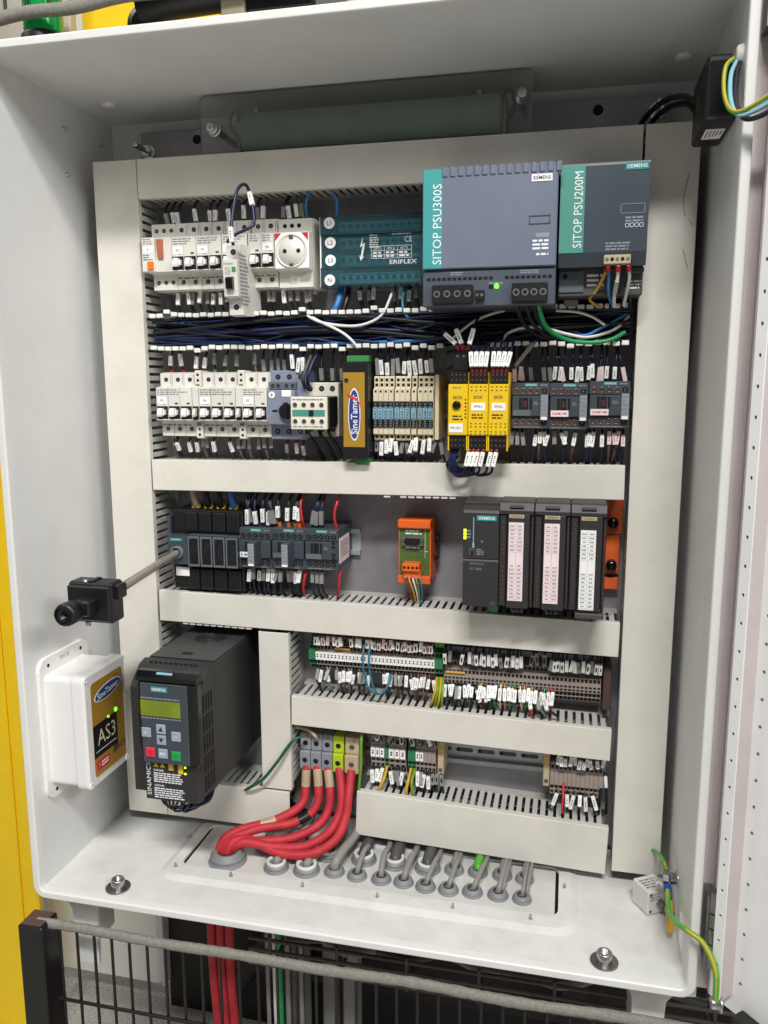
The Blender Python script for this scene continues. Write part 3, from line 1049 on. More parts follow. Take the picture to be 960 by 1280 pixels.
for i in range(4):
    for a in ((22 + i * 4.7, 26 + i * 4.7, 3.4, 3.9), (22 + i * 4.7, 26 + i * 4.7, -.3, .2), (22 + i * 4.7, 22.5 + i * 4.7, -.3, 3.9), (25.5 + i * 4.7, 26 + i * 4.7, -.3, 3.9)):
        f.box(a[0], a[1], -126, -125.4, a[2], a[3])
f.build('approval_mark', 'print_white', t)
fine_print(t, 3, 28, -23, -14, -125.6, 3, 'module_grey', 52, .9)
MB().box(-44, 44, -100, -1, -66, -35.2, 0, 1).build('lower_body', 's7_light', t)
MB().box(-43.5, -17, -102, -100, -62, -39, 0, .8).build('flap', 'psu_b_low', t)
MB().cyl((-37, -103, -45), 2.6, 1, 'y', 12).build('adjuster', 'hole', t)
fine_print(t, -14, 6, -57, -42, -100.2, 3, 'print_white', 53, .6)
b = MB().box(2, 29, -129, -119, -37, -27.5, 0, .8)
for i in range(5):
    b.cyl((5.2 + i * 5.2, -129.4, -32), 1.9, .5, 'y', 10, 1 if i % 2 else 2)
b.build('input_terminal', ['tan_term', 'hole', 'steel'], t)
fine_print(t, 30, 43, -60, -50, -100.2, 3, 'print_white', 54, .7)
MB().box(-38, -22, -70, -30, -74, -66.2, 0, 1).build('rail_clip', 'sleeve_grey', t)
MB().box(24, 44, -112, -108, -44, -38.5, 0, .6).build('latch', 's7_light', t)

# ------------------------------------------------------------------ second row
G2 = 'breakers in the second row'
mcb('circuit_breaker', 'white three-pole breaker at the left end of the second row', [-277.2, -260.5, -244], 107, 16.2, G2, aux=-231, printtext='F5')
mcb('circuit_breaker', 'white three-pole breaker in the middle of the second row breakers', [-218, -201.4, -185], 107, 16.2, G2, aux=-172, printtext='F6')
mcb('circuit_breaker', 'white two-pole breaker beside the blue-grey motor switch', [-159.6, -143], 107, 16.2, G2, printtext='F7')

# motor protection switch
t = thing('motor_protection_switch', 'blue-grey motor protection switch beside the cream contactor', 'motor switch', (-112, YP, 107))
b = MB()
b.box(-24.5, 24.5, -58, -1, -43, 43, 0, 1)
for x in (-13, 2, 17):
    screw(b, x, -58, 35, 3.4)
    screw(b, x - 2, -58, -33, 3.6)
b.build('body', ['blue_grey', 'hole', 'steel_dull'], t)
b = MB()
b.box(-24, 12, -64, -58, 19.5, 29, 0, .8)
for x in (-18, -11, 0, 8):
    screw(b, x, -64, 24, 2.4, 1, 2)
b.build('auxiliary_block', ['slate_light', 'hole', 'steel_dull'], t)
MB().box(-23, 13, -73, -58, -24, 19, 0, 1.2).build('front', 'blue_grey', t)
MB().cyl((-16, -74, 13), 4.2, 1, 'y', 20).build('dial', 'label_white', t)
text(t, '+', (-16, -74.2, 13), 4, None, 'ink')
MB().box(-3, 9, -73.5, -72.9, 11, 19).build('label_plate', 'label_white', t)
MB().box(-16, -9, -73.4, -72.9, -8, -5.5).build('trip_window', 'hole', t)
MB().cyl((4, -79, -7), 9.5, 6, 'y', 24).build('rotary_knob', 'black', t)
MB().prism([(2, 4), (7, 4), (7, -16), (2, -16)], -83, -79, 'y').build('knob_grip', 'black', t)
fine_print(t, -21, -8, -22, -12, -73, 3, 'ink_grey', 61, .6)

# cream contactor with auxiliary contact block
t = thing('contactor', 'cream contactor carrying a white contact block with a teal stripe', 'contactor', (-70.5, YP, 101.5))
b = MB()
b.box(-22.5, 22.5, -54, -1, -33.5, 33.5, 0, 1)
for x in (-14, 1, 15):
    screw(b, x, -54, 26, 3.6)
    screw(b, x, -54, -24, 3.6)
b.build('body', ['aux_cream', 'hole', 'steel_dull'], t)
MB().box(-20, 22, -66, -54, -18, 17, 0, 1).build('coil_cover', 'slate', t)
MB().box(-17, 24, -98, -66, -21, 16.5, 0, 1).build('contact_block_core', 'black', t)
a = MB()
a.box(-22.5, 22.5, -105, -98, -22, 17, 0, 1)
for i in range(4):
    x = -16.5 + i * 11
    for z in (7.5, -12):
        a.lathe((x, -105, z), [(3.5, 0), (3.5, -.5), (2.7, -.6)], 'y', 14, 1)
        a.cyl((x, -105.2, z), 2.7, .2, 'y', 12, 2)
        a.cyl((x, -105.5, z), 1.5, .3, 'y', 8, 3)
a.box(-20, 20.5, -105.4, -104.9, -6.2, 1.6, 4)
a.box(1, 6.5, -106.4, -104.9, -5.8, 1.2, 2)
a.build('contact_block', ['aux_cream', 'mcb_white', 'hole', 'copper', 'teal_green'], t)
fine_print(t, -20, 20, 12, 15, -105, 1, 'ink_grey', 63, .9)
fine_print(t, -20, 20, -20, -17, -105, 1, 'ink_grey', 64, .9)

# surge filter module with gold label
t = thing('surge_filter_module', 'slim black surge filter with a gold label and blue oval logo', 'surge filter', (-18.5, YP, 101))
MB().box(-16, 15.5, -84, -1, -58.5, 58.5, 0, 2).build('housing', 'black', t)
MB().box(-14, 13.5, -70, -40, 58.5, 66, 0, .6).build('top_plug', 'green_plug', t)
MB().box(-4, 13.5, -70, -45, -66, -58.5, 0, .6).build('bottom_plug', 'green_plug', t)
lab = MB().box(-14.6, 12, -84.6, -83.9, -43, 46).build('gold_label', 'gold', t)
MB().lathe((-10.5, -84.6, 36.5), [(2.6, 0), (2.6, -.8), (1.5, -.9), (1.5, -.2), (.01, -.2)], 'y', 16).build('label_eyelet', 'black', t)
def oval(parent, c, a, b_, right, up, mats, name='logo_oval'):
    right, up = Vector(right), Vector(up)
    nor = right.cross(up)
    for k, (s, mt) in enumerate(zip((1.0, .93), mats)):
        vs = []
        for d in (0, .15 + .12 * k):
            for i in range(36):
                an = 2 * math.pi * i / 36
                vs.append(Vector(c) + right * (a * s * math.cos(an)) + up * (b_ * (s if k == 0 else s - .06) * math.sin(an)) + nor * d)
        m_ = MB()
        m_.add(vs, [(i, (i + 1) % 36, 36 + (i + 1) % 36, 36 + i) for i in range(36)] + [list(range(36)), list(range(36, 72))])
        m_.build(name, mt, parent)
oval(lab, (-1, -84.6, -4), 31.5, 7.6, AZ, -AX, ('print_white', 'logo_blue'))
text(lab, 'SineTamer', (-1, -85.1, -4), 8.2, 47, 'print_white', right=AZ, up=-AX, bold=True)
MB().prism([(-9.5, 21), (-7, 16), (2, 13), (8, 5.5), (3.5, 15), (-5.5, 19)], -85.3, -85.2, 'y').build('logo_flash', 'logo_red', lab)

# slim interface relays
G3 = 'slim interface relays in the second row'
names = ['KA7.1', 'KA2.1', 'KA3.1', 'KA4.1', 'KA7.3', 'KA9.1', 'KA3.2', 'KA1.1', 'KA7.2', 'KA8.1', 'KA5.1']
def relay_meshes():
    R_ = {}
    b = MB()
    b.prism([(0, 38), (-58, 38.5), (-60, 37), (-60, 24.5), (-66, 23), (-66, 9), (-66, -31), (-60, -32), (-60, -38), (-58, -39.5), (0, -39)], -2.95, 2.95)
    for z in (34, 28):
        b.box(-1.7, 1.7, -60.2, -60, z - 1.8, z + 1.8, 1)
    b.box(-1.7, 1.7, -60.2, -60, -36.5, -33, 1)
    b.box(-1.2, 1.2, -66.2, -66, 19, 21.5, 1)
    R_['body'] = b.mesh('body', ['cream', 'hole'])
    k = MB()
    k.box(-2.9, 2.9, -68, -65.9, -23, 8.5, 0, .4)
    for z in (5.5, 2.2, -15, -18, -21):
        k.box(-1.4, 1.4, -68.2, -68, z - 1, z + 1, 1)
    R_['plug'] = k.mesh('relay_plug', ['black', 'slate_light'])
    R_['tag'] = MB().box(-2.8, 2.8, -68.7, -67.9, -13, 1).mesh('name_tag', ['pale_blue'])
    return R_
RM = relay_meshes()
xr = -3.8
for i, nme in enumerate(names):
    xr += 6.35 + (1.4 if i in (4, 7, 8) else 0)
    rt = thing('interface_relay', ('first', 'second', 'third', 'fourth', 'fifth', 'sixth', 'seventh', 'eighth', 'ninth', 'tenth', 'eleventh')[i] + ' slim beige relay right of the gold-labelled black filter, pale blue tag', 'relay', (xr, YP, 104), G3)
    put('body', RM['body'], rt)
    put('relay_plug', RM['plug'], rt)
    tg = put('name_tag', RM['tag'], rt)
    text(tg, nme, (0, -68.8, -6), 3.6, 12, 'ink', right=AZ, up=-AX, bold=True)
t = tag(MB().box(0, 5, -58, -1, -38, 40, 0, .6).build('end_bracket', 'cream', None, (xr + 3.6, YP, 104)), 'beige end bracket right of the slim relays', 'bracket')

# safety modules
G4 = 'yellow safety modules'
for i in range(3):
    x = 108 + i * 23
    lb = ('yellow safety module with a black round knob, leftmost of three', 'yellow safety module in the middle of the three', 'yellow safety module next to the first dark contactor')[i]
    t = thing('safety_module', lb, 'safety module', (x, YP, 103.5), G4)
    MB().box(-11.2, 11.2, -92, -1, -44, 43, 0, .8).build('housing', 'yellow_mod', t)
    MB().box(-11.2, 11.2, -105, -92, -28.5, 29.5, 0, 1).build('front_plate', 'yellow_mod', t)
    for z0, z1 in ((30, 44), (-44, -29)):
        k = MB()
        k.box(-9.8, 9.8, -102, -92.2, z0, z1, 0, .6)
        for q in range(4):
            for w_ in (0, 1):
                k.cyl((-7 + q * 4.7, -102.2, z0 + 4 + w_ * 6), 1, .2, 'y', 8, 1)
        k.build('terminal_plug', ['black', 'copper'], t)
    MB().box(-11.2, -9.9, -103, -92.1, -46, -29, 0).build('plug_latch', 'yellow_mod', t)
    MB().box(9.9, 11.2, -103, -92.1, -46, -29, 0).build('plug_latch', 'yellow_mod', t)
    if i == 0:
        k = MB().box(-8, 10, -96, -60, 44.3, 68, 0, .8)
        for q in (-2, 5):
            k.cyl((q, -96.3, 61), 1.4, .3, 'y', 10, 1)
        k.build('extension_plug', ['black', 'steel'], t)
        MB().lathe((-1, -105, 6), [(4.8, 0), (4.8, -2.4), (3.8, -3), (.01, -3)], 'y', 20).build('selector_knob', 'black_gloss', t)
        text(t, 'SICK', (0, -105.3, 14.5), 3.4, 11, 'ink', bold=True)
        MB().box(-10, 6, -105.5, -104.9, -25, -15).build('label_plate', 'label_white', t)
        text(t, 'FPS-CPU', (-2, -105.7, -20), 2.6, 12, 'ink')
        fine_print(t, -6, 6, -12, -5, -105, 2, 'ink', 71, .8)
        fine_print(t, 8, 10, -10, 14, -105, 6, 'ink', 72, .8)
        fine_print(t, -6, 5, 24, 27, -105, 1, 'ink_grey', 73, .8)
    else:
        text(t, 'SICK', (0, -105.3, 15), 3.2, 10, 'ink', bold=True)
        MB().box(-7.5, 8, -105.5, -104.9, 0, 8.6).build('label_plate', 'label_white', t)
        text(t, ('', 'FPS1', 'FPS2')[i], (0.5, -105.7, 4.3), 2.8, 9, 'ink')
        fine_print(t, -7, 7, -10, -3.5, -105, 2, 'ink', 74 + i, .8)
        d = MB()
        for q in range(4):
            for zz in (26.5, 22.5, -15, -18.5, -24, -27):
                d.box(-8.4 + q * 5.2, -6.4 + q * 5.2, -105.15, -105, zz - .6, zz + .6)
        kind(d.build('status_print', 'ink', t), 'stuff')

# contactors
def contactor(label, x, z, group, tagtext=None, suppressor='flat', w=43.5, h=53, depth=73, paper=None, sidepaper=False, rose=True):
    t = thing('contactor', label, 'contactor', (x, YP, z), group)
    hw, hh = w / 2, h / 2
    b = MB()
    b.box(-hw, hw, -depth + 9, -1, -hh, hh, 0, .8)
    b.box(-hw, hw, -depth + 4, -depth + 9.2, hh - 15, hh, 0, .8)
    b.box(-hw, hw, -depth + 4, -depth + 9.2, -hh, -hh + 14, 0, .8)
    b.box(-hw + 1, hw - 1, -depth, -depth + 9.2, -hh + 14.3, hh - 15.3, 0, .8)
    b.build('body', 'slate', t)
    for zz in (hh - 9.5, -hh + 8):
        for i in range(5):
            s = MB()
            xx = -hw + 5.6 + i * (w - 11.2) / 4
            hot = rose and (i + int(zz)) % 7 != 0
            s.lathe((xx, -depth + 4, zz), [(3.3, .2), (3.3, -.35), (2.5, -.45), (2.3, .3), (.01, .3)], 'y', 14, 1 if hot else 0)
            s.cyl((xx, -depth + 3.72, zz), 2.3, .2, 'y', 12, 2)
            s.cyl((xx, -depth + 3.6, zz), 1.3, .2, 'y', 8, 3)
            s.build('terminal_screw', ['black', 'copper', 'hole', 'steel_dull'], t)
    MB().box(-7, 8, -depth + 3.7, -depth + 4.2, hh - 4.4, hh - .8).build('name_plate', 'siemens_teal', t)
    text(t, 'SIEMENS', (.5, -depth + 3.5, hh - 2.6), 2, 12.5, 'print_white')
    fine_print(t, 11, 20, hh - 4, hh - 1.6, -depth + 4, 1, 'ink_grey', 81, .8)
    k = MB()
    for xx, ww in ((-hw + 10.5, 3), (-hw + 16, 6.4), (-hw + 22.4, 2.6)):
        k.box(xx - ww / 2, xx + ww / 2, -depth - .3, -depth + .1, -4, 9)
    k.build('armature_window', 'hole', t)
    MB().box(-hw + 14.2, -hw + 17.8, -depth - .8, -depth - .2, -1.5, 6).build('armature', 'dark_red' if rose else 'black', t)
    fine_print(t, -hw + 26, hw - 12, 1, 5, -depth, 2, 'ink_grey', 82, .8)
    fine_print(t, -hw + 3, hw - 3, -hh + .8, -hh + 2.8, -depth + 4, 1, 'ink_grey', 83, .8)
    MB().box(-hw + 2, -hw + 22.5, -depth - .4, -depth + .1, -hh + 15, -hh + 21.5, 0, .2).build('tag_holder', 'slate_light', t)
    if tagtext:
        p = MB().box(-hw + 2.2, -hw + 22, -depth - .8, -depth - .35, -hh + 14.8, -hh + 21.8).build('paper_tag', paper or 'label_pink', t)
        text(p, tagtext, (-hw + 12, -depth - .95, -hh + 18.3), 2.6, 16, 'red_print' if paper is None else 'ink', bold=True)
    if suppressor == 'flat':
        m_ = MB().box(hw - 9.5, hw - 1, -depth - 3, -depth + 4, -hh + 10, hh - 14, 0, .6).build('surge_suppressor', 'module_grey', t)
        MB().box(hw - 8.6, hw - 2, -depth - 3.3, -depth - 2.9, -hh + 10.6, -hh + 14).build('suppressor_foot', 'label_white', m_)
        fine_print(m_, hw - 8.6, hw - 2, -hh + 15, hh - 15, -depth - 3, 5, 'ink_grey', 84, .7)
    elif suppressor == 'deep':
        m_ = MB().box(0, 9, -depth - 24, -depth + 2, -hh + 8, hh - 14, 0, .6).build('surge_suppressor', 'slate', t)
        MB().box(.6, 8.4, -depth - 24.6, -depth - 23.8, -hh + 9, hh - 15).build('suppressor_face', 'module_grey', m_)
        MB().box(1, 8, -depth - 24.9, -depth - 24.5, -hh + 9.4, -hh + 12).build('suppressor_foot', 'label_white', m_)
        fine_print(m_, 1.2, 8, -hh + 14, hh - 16, -depth - 24.6, 5, 'ink_grey', 85, .7)
    else:
        k = MB()
        for zz in (10, 5, -5, -10):
            k.box(hw - 7, hw - 2.5, -depth - .4, -depth + .1, zz - 1.6, zz + 1.6)
        k.build('latch_opening', 'hole', t)
        kind(t.children[-1], 'stuff')
    if sidepaper:
        MB().box(hw, hw + .5, -64, -18, -hh + 8, hh - 12).build('side_label', 'label_pink', t)
        pr = fine_print(t, -20, 20, -12, 10, 0, 6, 'ink_grey', 86, .8)
        pr.matrix_local = Matrix(((0, -1, 0, (hw + .55) * MM), (1, 0, 0, -40 * MM), (0, 0, 1, 0), (0, 0, 0, 1)))
    return t
G5 = 'dark contactors right of the safety modules'
contactor('dark slate contactor next to the yellow safety modules, blank tag holder', 187.6, 108, G5, None, 'flat', 43)
contactor('dark slate contactor in the middle of the three right of the yellow modules', 231, 107.5, G5, 'K25M/10M', 'flat', 43.4)
contactor('dark slate contactor next to the right vertical duct, with pink tag', 276, 109.5, G5, 'K25M/10M', 'flat', 45)

# ------------------------------------------------------------------ third row
t = thing('disconnect_switch', 'black main disconnect switch driven by the long metal shaft', 'disconnect switch', (-226, YP, -82))
b = MB()
b.box(-50, 50, -64, -1, -54, 52, 0, 1.5)
b.build('body', 'black', t)
for i in range(4):
    MB().box(-30 + i * 19.6, -12 + i * 19.6, -69, -40, 24, 50, 0, 1.5).build('top_shroud', 'black', t)
    MB().box(-30 + i * 19.6, -12 + i * 19.6, -69, -40, -53, -25, 0, 1.5).build('bottom_shroud', 'black', t)
fr = MB()
fr.prism([(-50, 20), (-22, 20), (-22, -18), (-50, -18)], -78, -64, 'y')
fr.box(-22, 50, -74, -64, -21, 21.5, 0, 1)
fr.build('front', 'slate', t)
MB().box(-47, -29, -78.5, -77.8, 13, 16.5).build('name_plate', 'siemens_teal', t)
text(t, 'SIEMENS', (-38, -78.7, 14.8), 1.9, 12, 'print_white')
for i in range(4):
    x = -21 + i * 17.7
    wn = MB()
    wn.box(x, x + 16.6, -79, -74, -20, 20.5, 0, .8)
    wn.build('pole_window', 'clear', t)
    MB().box(x + 2.5, x + 14, -75.6, -74.1, -16, 16).build('window_back', 'hole', t)
    MB().box(x + .3, x + 1.9, -80, -79.1, -19.6, 20).box(x + 14.7, x + 16.3, -80, -79.1, -19.6, 20).box(x + 1.9, x + 14.7, -80, -79.1, 17.6, 20).box(x + 1.9, x + 14.7, -80, -79.1, -19.6, -17).build('window_frame', 'slate_light', t)
    if i:
        MB().box(x + 5, x + 11.5, -77, -75.7, -11, 11, 0, .6).build('contact_flag', 'w_navy', t)
MB().lathe((-36, -78, -2), [(8.6, 0), (8.6, -5), (6.4, -6), (6.4, -2), (.01, -2)], 'y', 24).build('shaft_socket', 'slate_light', t)
MB().box(-44, -25, -70, -64, -36, -24, 0, .5).build('sticker', 'label_white', t)
MB().box(-54, -50, -70, -10, 18, 44, 0, 1).build('side_wing', 'slate', t)

t = thing('rotary_operating_shaft', 'long steel shaft ending in a loose black rotary handle block', 'switch shaft', (-262, -103, -84))
d = Vector((-274, -230, -103)) - Vector((-262, -103, -84))
b = MB().tube([(0, 0, 0), d * .5, d * 1.02], 5.4, 4)
b.build('shaft', 'shaft', t)
e = d * 1.0
blk = MB()
blk.box(e.x - 55, e.x + 1, e.y - 16, e.y + 10, e.z - 37, e.z + 11, 0, 2.5)
blk.box(e.x - 2, e.x + 7, e.y - 10, e.y + 8, e.z - 9, e.z + 8, 0, 1.5)
blk.box(e.x - 54, e.x, e.y - 21, e.y - 16, e.z - 34, e.z + 8, 0, 2)
blk.box(e.x - 30, e.x - 24, e.y - 14, e.y + 6, e.z + 10, e.z + 13, 0, .6)
bo = blk.build('handle_block', 'black', t)
kb = MB()
kx, kz = e.x - 28, e.z - 14
kb.lathe((kx, e.y - 21, kz), [(11, 0), (10.5, -12), (9.4, -44), (9.4, -48)], 'y', 20)
kb.lathe((kx, e.y - 66, kz), [(8, 20), (13, 18), (13.4, 4), (12, 0), (4.4, 0), (4.2, 6), (.01, 6)], 'y', 24)
kb.box(kx + 3, kx + 14, e.y - 40, e.y - 20, kz - 9, kz + 9, 0, 2)
kb.build('coupling_knob', 'black', t)
for dz in (10.5, -38.5):
    MB().lathe((e.x - 34, e.y - 12, e.z + dz), [(.01, -3), (3, -3), (3.4, 0), (3, 3), (.01, 3)], 'z', 12).build('fixing_screw', 'steel', t)

G6 = 'contactors in the third row'
contactor('dark slate contactor with white tag next to the disconnect switch', -156.7, -76, G6, '1K1', 'deep', 44.4, 52.6, paper='label_white', rose=False)
contactor('dark slate contactor in the middle of the third row, deep suppressor in front', -112, -75, G6, None, 'deep', 44.2, 52.6, rose=False)
contactor('dark slate contactor with a printed paper label on its flank beside the bare rail', -68, -74.5, G6, None, 'none', 43.6, 52.6, sidepaper=True, rose=False)

# orange interface module with D-shaped socket
t = thing('interface_module', 'orange framed green circuit board module with a nine-pin socket', 'interface module', (47.5, YP, -76))
MB().box(-21, 21, -38, -1, -39, 39, 0, 1).build('carrier', 'orange_mod', t)
MB().box(-20.5, -19, -46, -38, -40, 40, 0, .4).build('side_rail', 'orange_mod', t)
MB().box(19.2, 21, -46, -38, -40, 40, 0, .4).build('side_rail', 'orange_mod', t)
for z0, z1 in ((30, 41), (-41, -31)):
    MB().box(-21, 21, -51, -38, z0, z1, 0, 1.2).build('end_cap', 'orange_mod', t)
MB().box(-18.8, 19, -45, -40, -31, 30).build('circuit_board', 'pcb', t)
MB().box(-16, 12, -50, -45, 8, 19, 0, .5).build('socket_flange', 'steel', t)
MB().prism([(-10.5, 17.4), (6.5, 17.4), (8, 15), (6.6, 10), (4.5, 9.4), (-8.5, 9.4), (-10.6, 10), (-12, 15)], -54, -50, 'y').build('socket_shell', 'hole', t)
for x in (-13.6, 9.8):
    MB().cyl((x, -53, 13.5), 1.9, 3, 'y', 6, smooth=False).build('jack_screw', 'steel_dull', t)
fine_print(t, -12, 9, 21, 28, -45.1, 2, 'print_white', 91, .8)
fine_print(t, -12, 9, 3, 6.5, -45.1, 1, 'print_white', 92, .8)
d = MB()
for q in range(7):
    for w_ in range(3):
        d.cyl((-8 + q * 3.3, -45.4, -5 + w_ * 2.6), .8, .4, 'y', 8)
kind(d.build('solder_joint', 'steel', t), 'stuff')
MB().box(13, 13.5, -45.2, -45, -8, 30).box(13.5, 17, -45.2, -45, 0, .6).build('board_track', 'print_white', t)
k = MB().box(-13, 9, -62, -45, -22.5, -12.5, 0, .8).box(-12, 10, -57, -45, -32, -22.6, 0, .6)
for q in range(4):
    k.cyl((-10 + q * 5.3, -62.3, -17.5), 1.8, .4, 'y', 10, 1)
k.build('screw_terminal', ['orange_mod', 'hole'], t)
MB().box(21, 25, -20, -8, 12, 16).box(25, 26.5, -20, -8, -16, 16).box(21, 25, -20, -8, -16, -12).build('rail_clip', 'black', t)

# programmable controller
t = thing('controller_module', 'dark grey controller with teal name plate and yellow-green lights lit', 'controller', (138.5, YP, -62))
MB().box(-20.5, 20.5, -112, -1, -61, 62, 0, 1.5).build('housing', 's7', t)
MB().prism([(-112, 58), (-118, 53), (-120, 50), (-120, -3), (-112, -3)], -20.3, 20.3).build('front_door', 's7', t)
MB().prism([(-112, -4), (-119, -4), (-120, -6), (-120, -58), (-116, -60.5), (-112, -60.5)], -20.3, 20.3).build('lower_door', 's7', t)
p_ = MB().box(-5, 17.5, -120.6, -119.9, 41.5, 47.5).build('name_plate', 'siemens_teal', t)
text(p_, 'SIEMENS', (6.3, -120.8, 44.5), 3.4, 19, 'print_white', bold=True)
MB().box(-9, -8, -120.5, -119.9, 12, 45).build('indicator_line', 'pale_blue', t)
MB().box(-9.6, -7.4, -120.6, -119.9, 10, 15).build('card_mark', 'pale_blue', t)
for z in (29.5, 25.3, 21.1):
    MB().box(-19.6, -16.8, -120.9, -119.9, z - 1.6, z + 1.6).build('signal_light', 'led_yellow', t)
MB().box(-13.5, -7, -120.5, -119.9, 1, 10).build('switch_frame', 's7_light', t)
MB().box(-11, -8.2, -121.6, -120.4, 2, 6, 0, .3).build('mode_switch', 'hole', t)
text(t, '4', (1, -120.2, 17.5), 3.2, None, 'module_grey')
fine_print(t, -16, -11.5, 20, 31, -120.1, 3, 'ink_grey', 101, .7)
fine_print(t, -5, 5, 1, 9, -120.1, 3, 'ink_grey', 102, .6)
text(t, 'SIMATIC', (-4, -120.2, -9), 2.8, 17, 'ink_grey')
text(t, 'S7-300', (-5.6, -120.2, -15), 2.8, 14, 'ink_grey')
MB().box(12, 17, -120.3, -119.9, -57, -53).build('corner_mark', 's7_light', t)

G7 = 'input and output modules beside the controller'
for i in range(3):
    x = 178.4 + i * 39.6
    lb = ('dark module with pink paper label strip, next to the controller', 'dark module with pink paper label strip, in the middle of three', 'dark module with white paper label strip, next to the orange plate')[i]
    t = thing('signal_module', lb, 'controller module', (x, YP, -60), G7)
    MB().box(-19.6, 19.6, -108, -1, -61.5, 61, 0, 1.5).build('housing', 's7', t)
    MB().prism([(-108, 61), (-114, 60), (-119, 52), (-119, 48), (-108, 48)], -19, 19).build('top_hood', 's7', t)
    MB().box(-8, 8, -120, -113, 55, 58, 0, .6).build('hood_handle', 's7_light', t)
    MB().box(-10, 15, -121, -108, -61, 48, 0, 1).build('label_door', 's7', t)
    MB().box(-19, -11, -117, -108, -60, 47, 0, .8).build('lamp_strip', 's7', t)
    MB().box(16, 19.3, -117, -108, -60, 47, 0, .8).build('side_strip', 's7', t)
    d = MB()
    for q in range(18):
        if q != 8 and q != 9:
            d.box(-16, -13.5, -117.3, -116.9, 37 - q * 5.2, 39.4 - q * 5.2)
            d.box(16.6, 18.3, -117.3, -116.9, 37 - q * 5.2, 39.4 - q * 5.2)
    kind(d.build('lamp_mark', 'term_dark', t), 'stuff')
    MB().box(-8, 8.5, -121.6, -120.9, 49 - 5, 52 - 4).build('name_plate', 'tan_term', t)
    text(t, 'SIEMENS', (.3, -121.8, 46), 2.2, 13, 'ink')
    pz0, pz1 = (-52, 39) if i < 2 else (-58, 33)
    if i == 1: pz0, pz1 = -53, 39
    pp = MB().box(-8.3, 8.3, -122, -120.9, pz0, pz1).build('paper_strip', ('label_pink', 'label_pink', 'label_white')[i], t)
    rr = random.Random(i)
    d = MB()
    zz = pz1 - 4
    k = 0
    while zz > pz0 + 3:
        if not 7 <= k <= 9:
            for sx in (-1, 1):
                w_ = rr.uniform(3.4, 5.6)
                for qx in range(4):
                    d.box(sx * 4.1 - w_ / 2 + qx * w_ / 4, sx * 4.1 - w_ / 2 + qx * w_ / 4 + w_ * .17, -122.1, -122, zz - 1.1, zz + rr.uniform(.4, 1.1))
            d.box(-8, 8, -122.08, -122, zz - 2.7, zz - 2.5)
        zz -= 4.6
        k += 1
    d.box(-.12, .12, -122.08, -122, pz0 + 1, pz1 - 1)
    kind(d.build('strip_print', 'ink_grey', pp), 'stuff')
    if i == 2:
        MB().box(-12, 19.6, -124, -108, -68, -61.8, 0, 1).build('bottom_flap', 's7_light', t)

t = thing('orange_backplate', 'bright orange plate with black screws behind the last controller module', 'plate', (289, YP, -62))
MB().box(-13, 11, -14, -1, 12, 56, 0, .6).build('panel', 'orange_plate', t)
MB().box(-13, 9, -13, -1, -38, 11.2, 0, .6).build('panel', 'orange_plate', t)
MB().box(-13, 9, -13, -1, -58, -43, 0, .6).build('panel', 'orange_plate', t)
MB().box(-13, 9, -9, -1, -43, -38).build('gap_strip', 'black', t)
for z in (27, -26):
    MB().lathe((0, -13, z), [(6.5, 0), (6.5, -8), (5, -11), (.01, -11)], 'y', 18).build('thumb_screw', 'black_gloss', t)

# ------------------------------------------------------------------ motor drive
t = thing('motor_drive', 'black motor drive with a lit green display and keypad, bottom left', 'motor drive', (-225, YP, -283))
bd = MB()
bd.box(-46, 45, -158, -1, -79, 80, 0, 1.5)
bd.prism([(-158, 82), (-172, 79), (-186, 68), (-196, 58), (-196, -74), (-158, -79)], -46, 45)
bd.build('body', 'drive', t)
tp = MB()
tp.box(-44, 43, -150, -20, 80, 82, 0, .8)
tp.build('top_plate', 'drive_edge', t)
fan = MB()
for r0, r1 in ((21, 19), (14, 12), (7, 5)):
    fan.lathe((2, -72, 82), [(r0, 0), (r0, .9), (r1, .9), (r1, 0)], 'z', 28)
for i in range(3):
    a = i * math.pi / 3
    fan.box(2 - 20, 2 + 20, -72.8, -71.2, 82, 82.8) if i == 0 else fan.tube([(2 - 20 * math.cos(a), -72 - 20 * math.sin(a), 82.4), (2 + 20 * math.cos(a), -72 + 20 * math.sin(a), 82.4)], .8, 4)
fan.build('fan_grille', 'drive', t)
MB().cyl((2, -72, 82.02), 19.5, .1, 'z', 28).build('fan_opening', 'hole', t)
MB().box(-8, 6, -138, -130, 82, 82.4).build('top_slot', 'hole', t)
# slots across the sloping hood
for r_, (yy, zz, n_, w_) in enumerate(((-166, 80.6, 10, 3.6), (-180, 73.2, 11, 4), (-191.6, 63.2, 11, 4))):
    for i in range(n_):
        s = MB().box(-1.6, 1.6, -w_, w_, -.25, .25)
        o = s.build('vent_slot', 'hole', t, (-33 + i * 6.6, yy, zz), (rad((-12, -40, -46)[r_]), 0, 0))
for r_ in range(5):
    for i in range(4):
        MB().box(44.9, 45.3, -192 + i * 7.6, -187.6 + i * 7.6, -70 + r_ * 25, -49 + r_ * 25).build('side_vent', 'hole', t)
lf = MB()
lf.prism([(-27, -196), (-27, -204), (40, -204), (44.5, -196)], -79, -20, 'z')
lf.build('lower_front', 'drive', t)
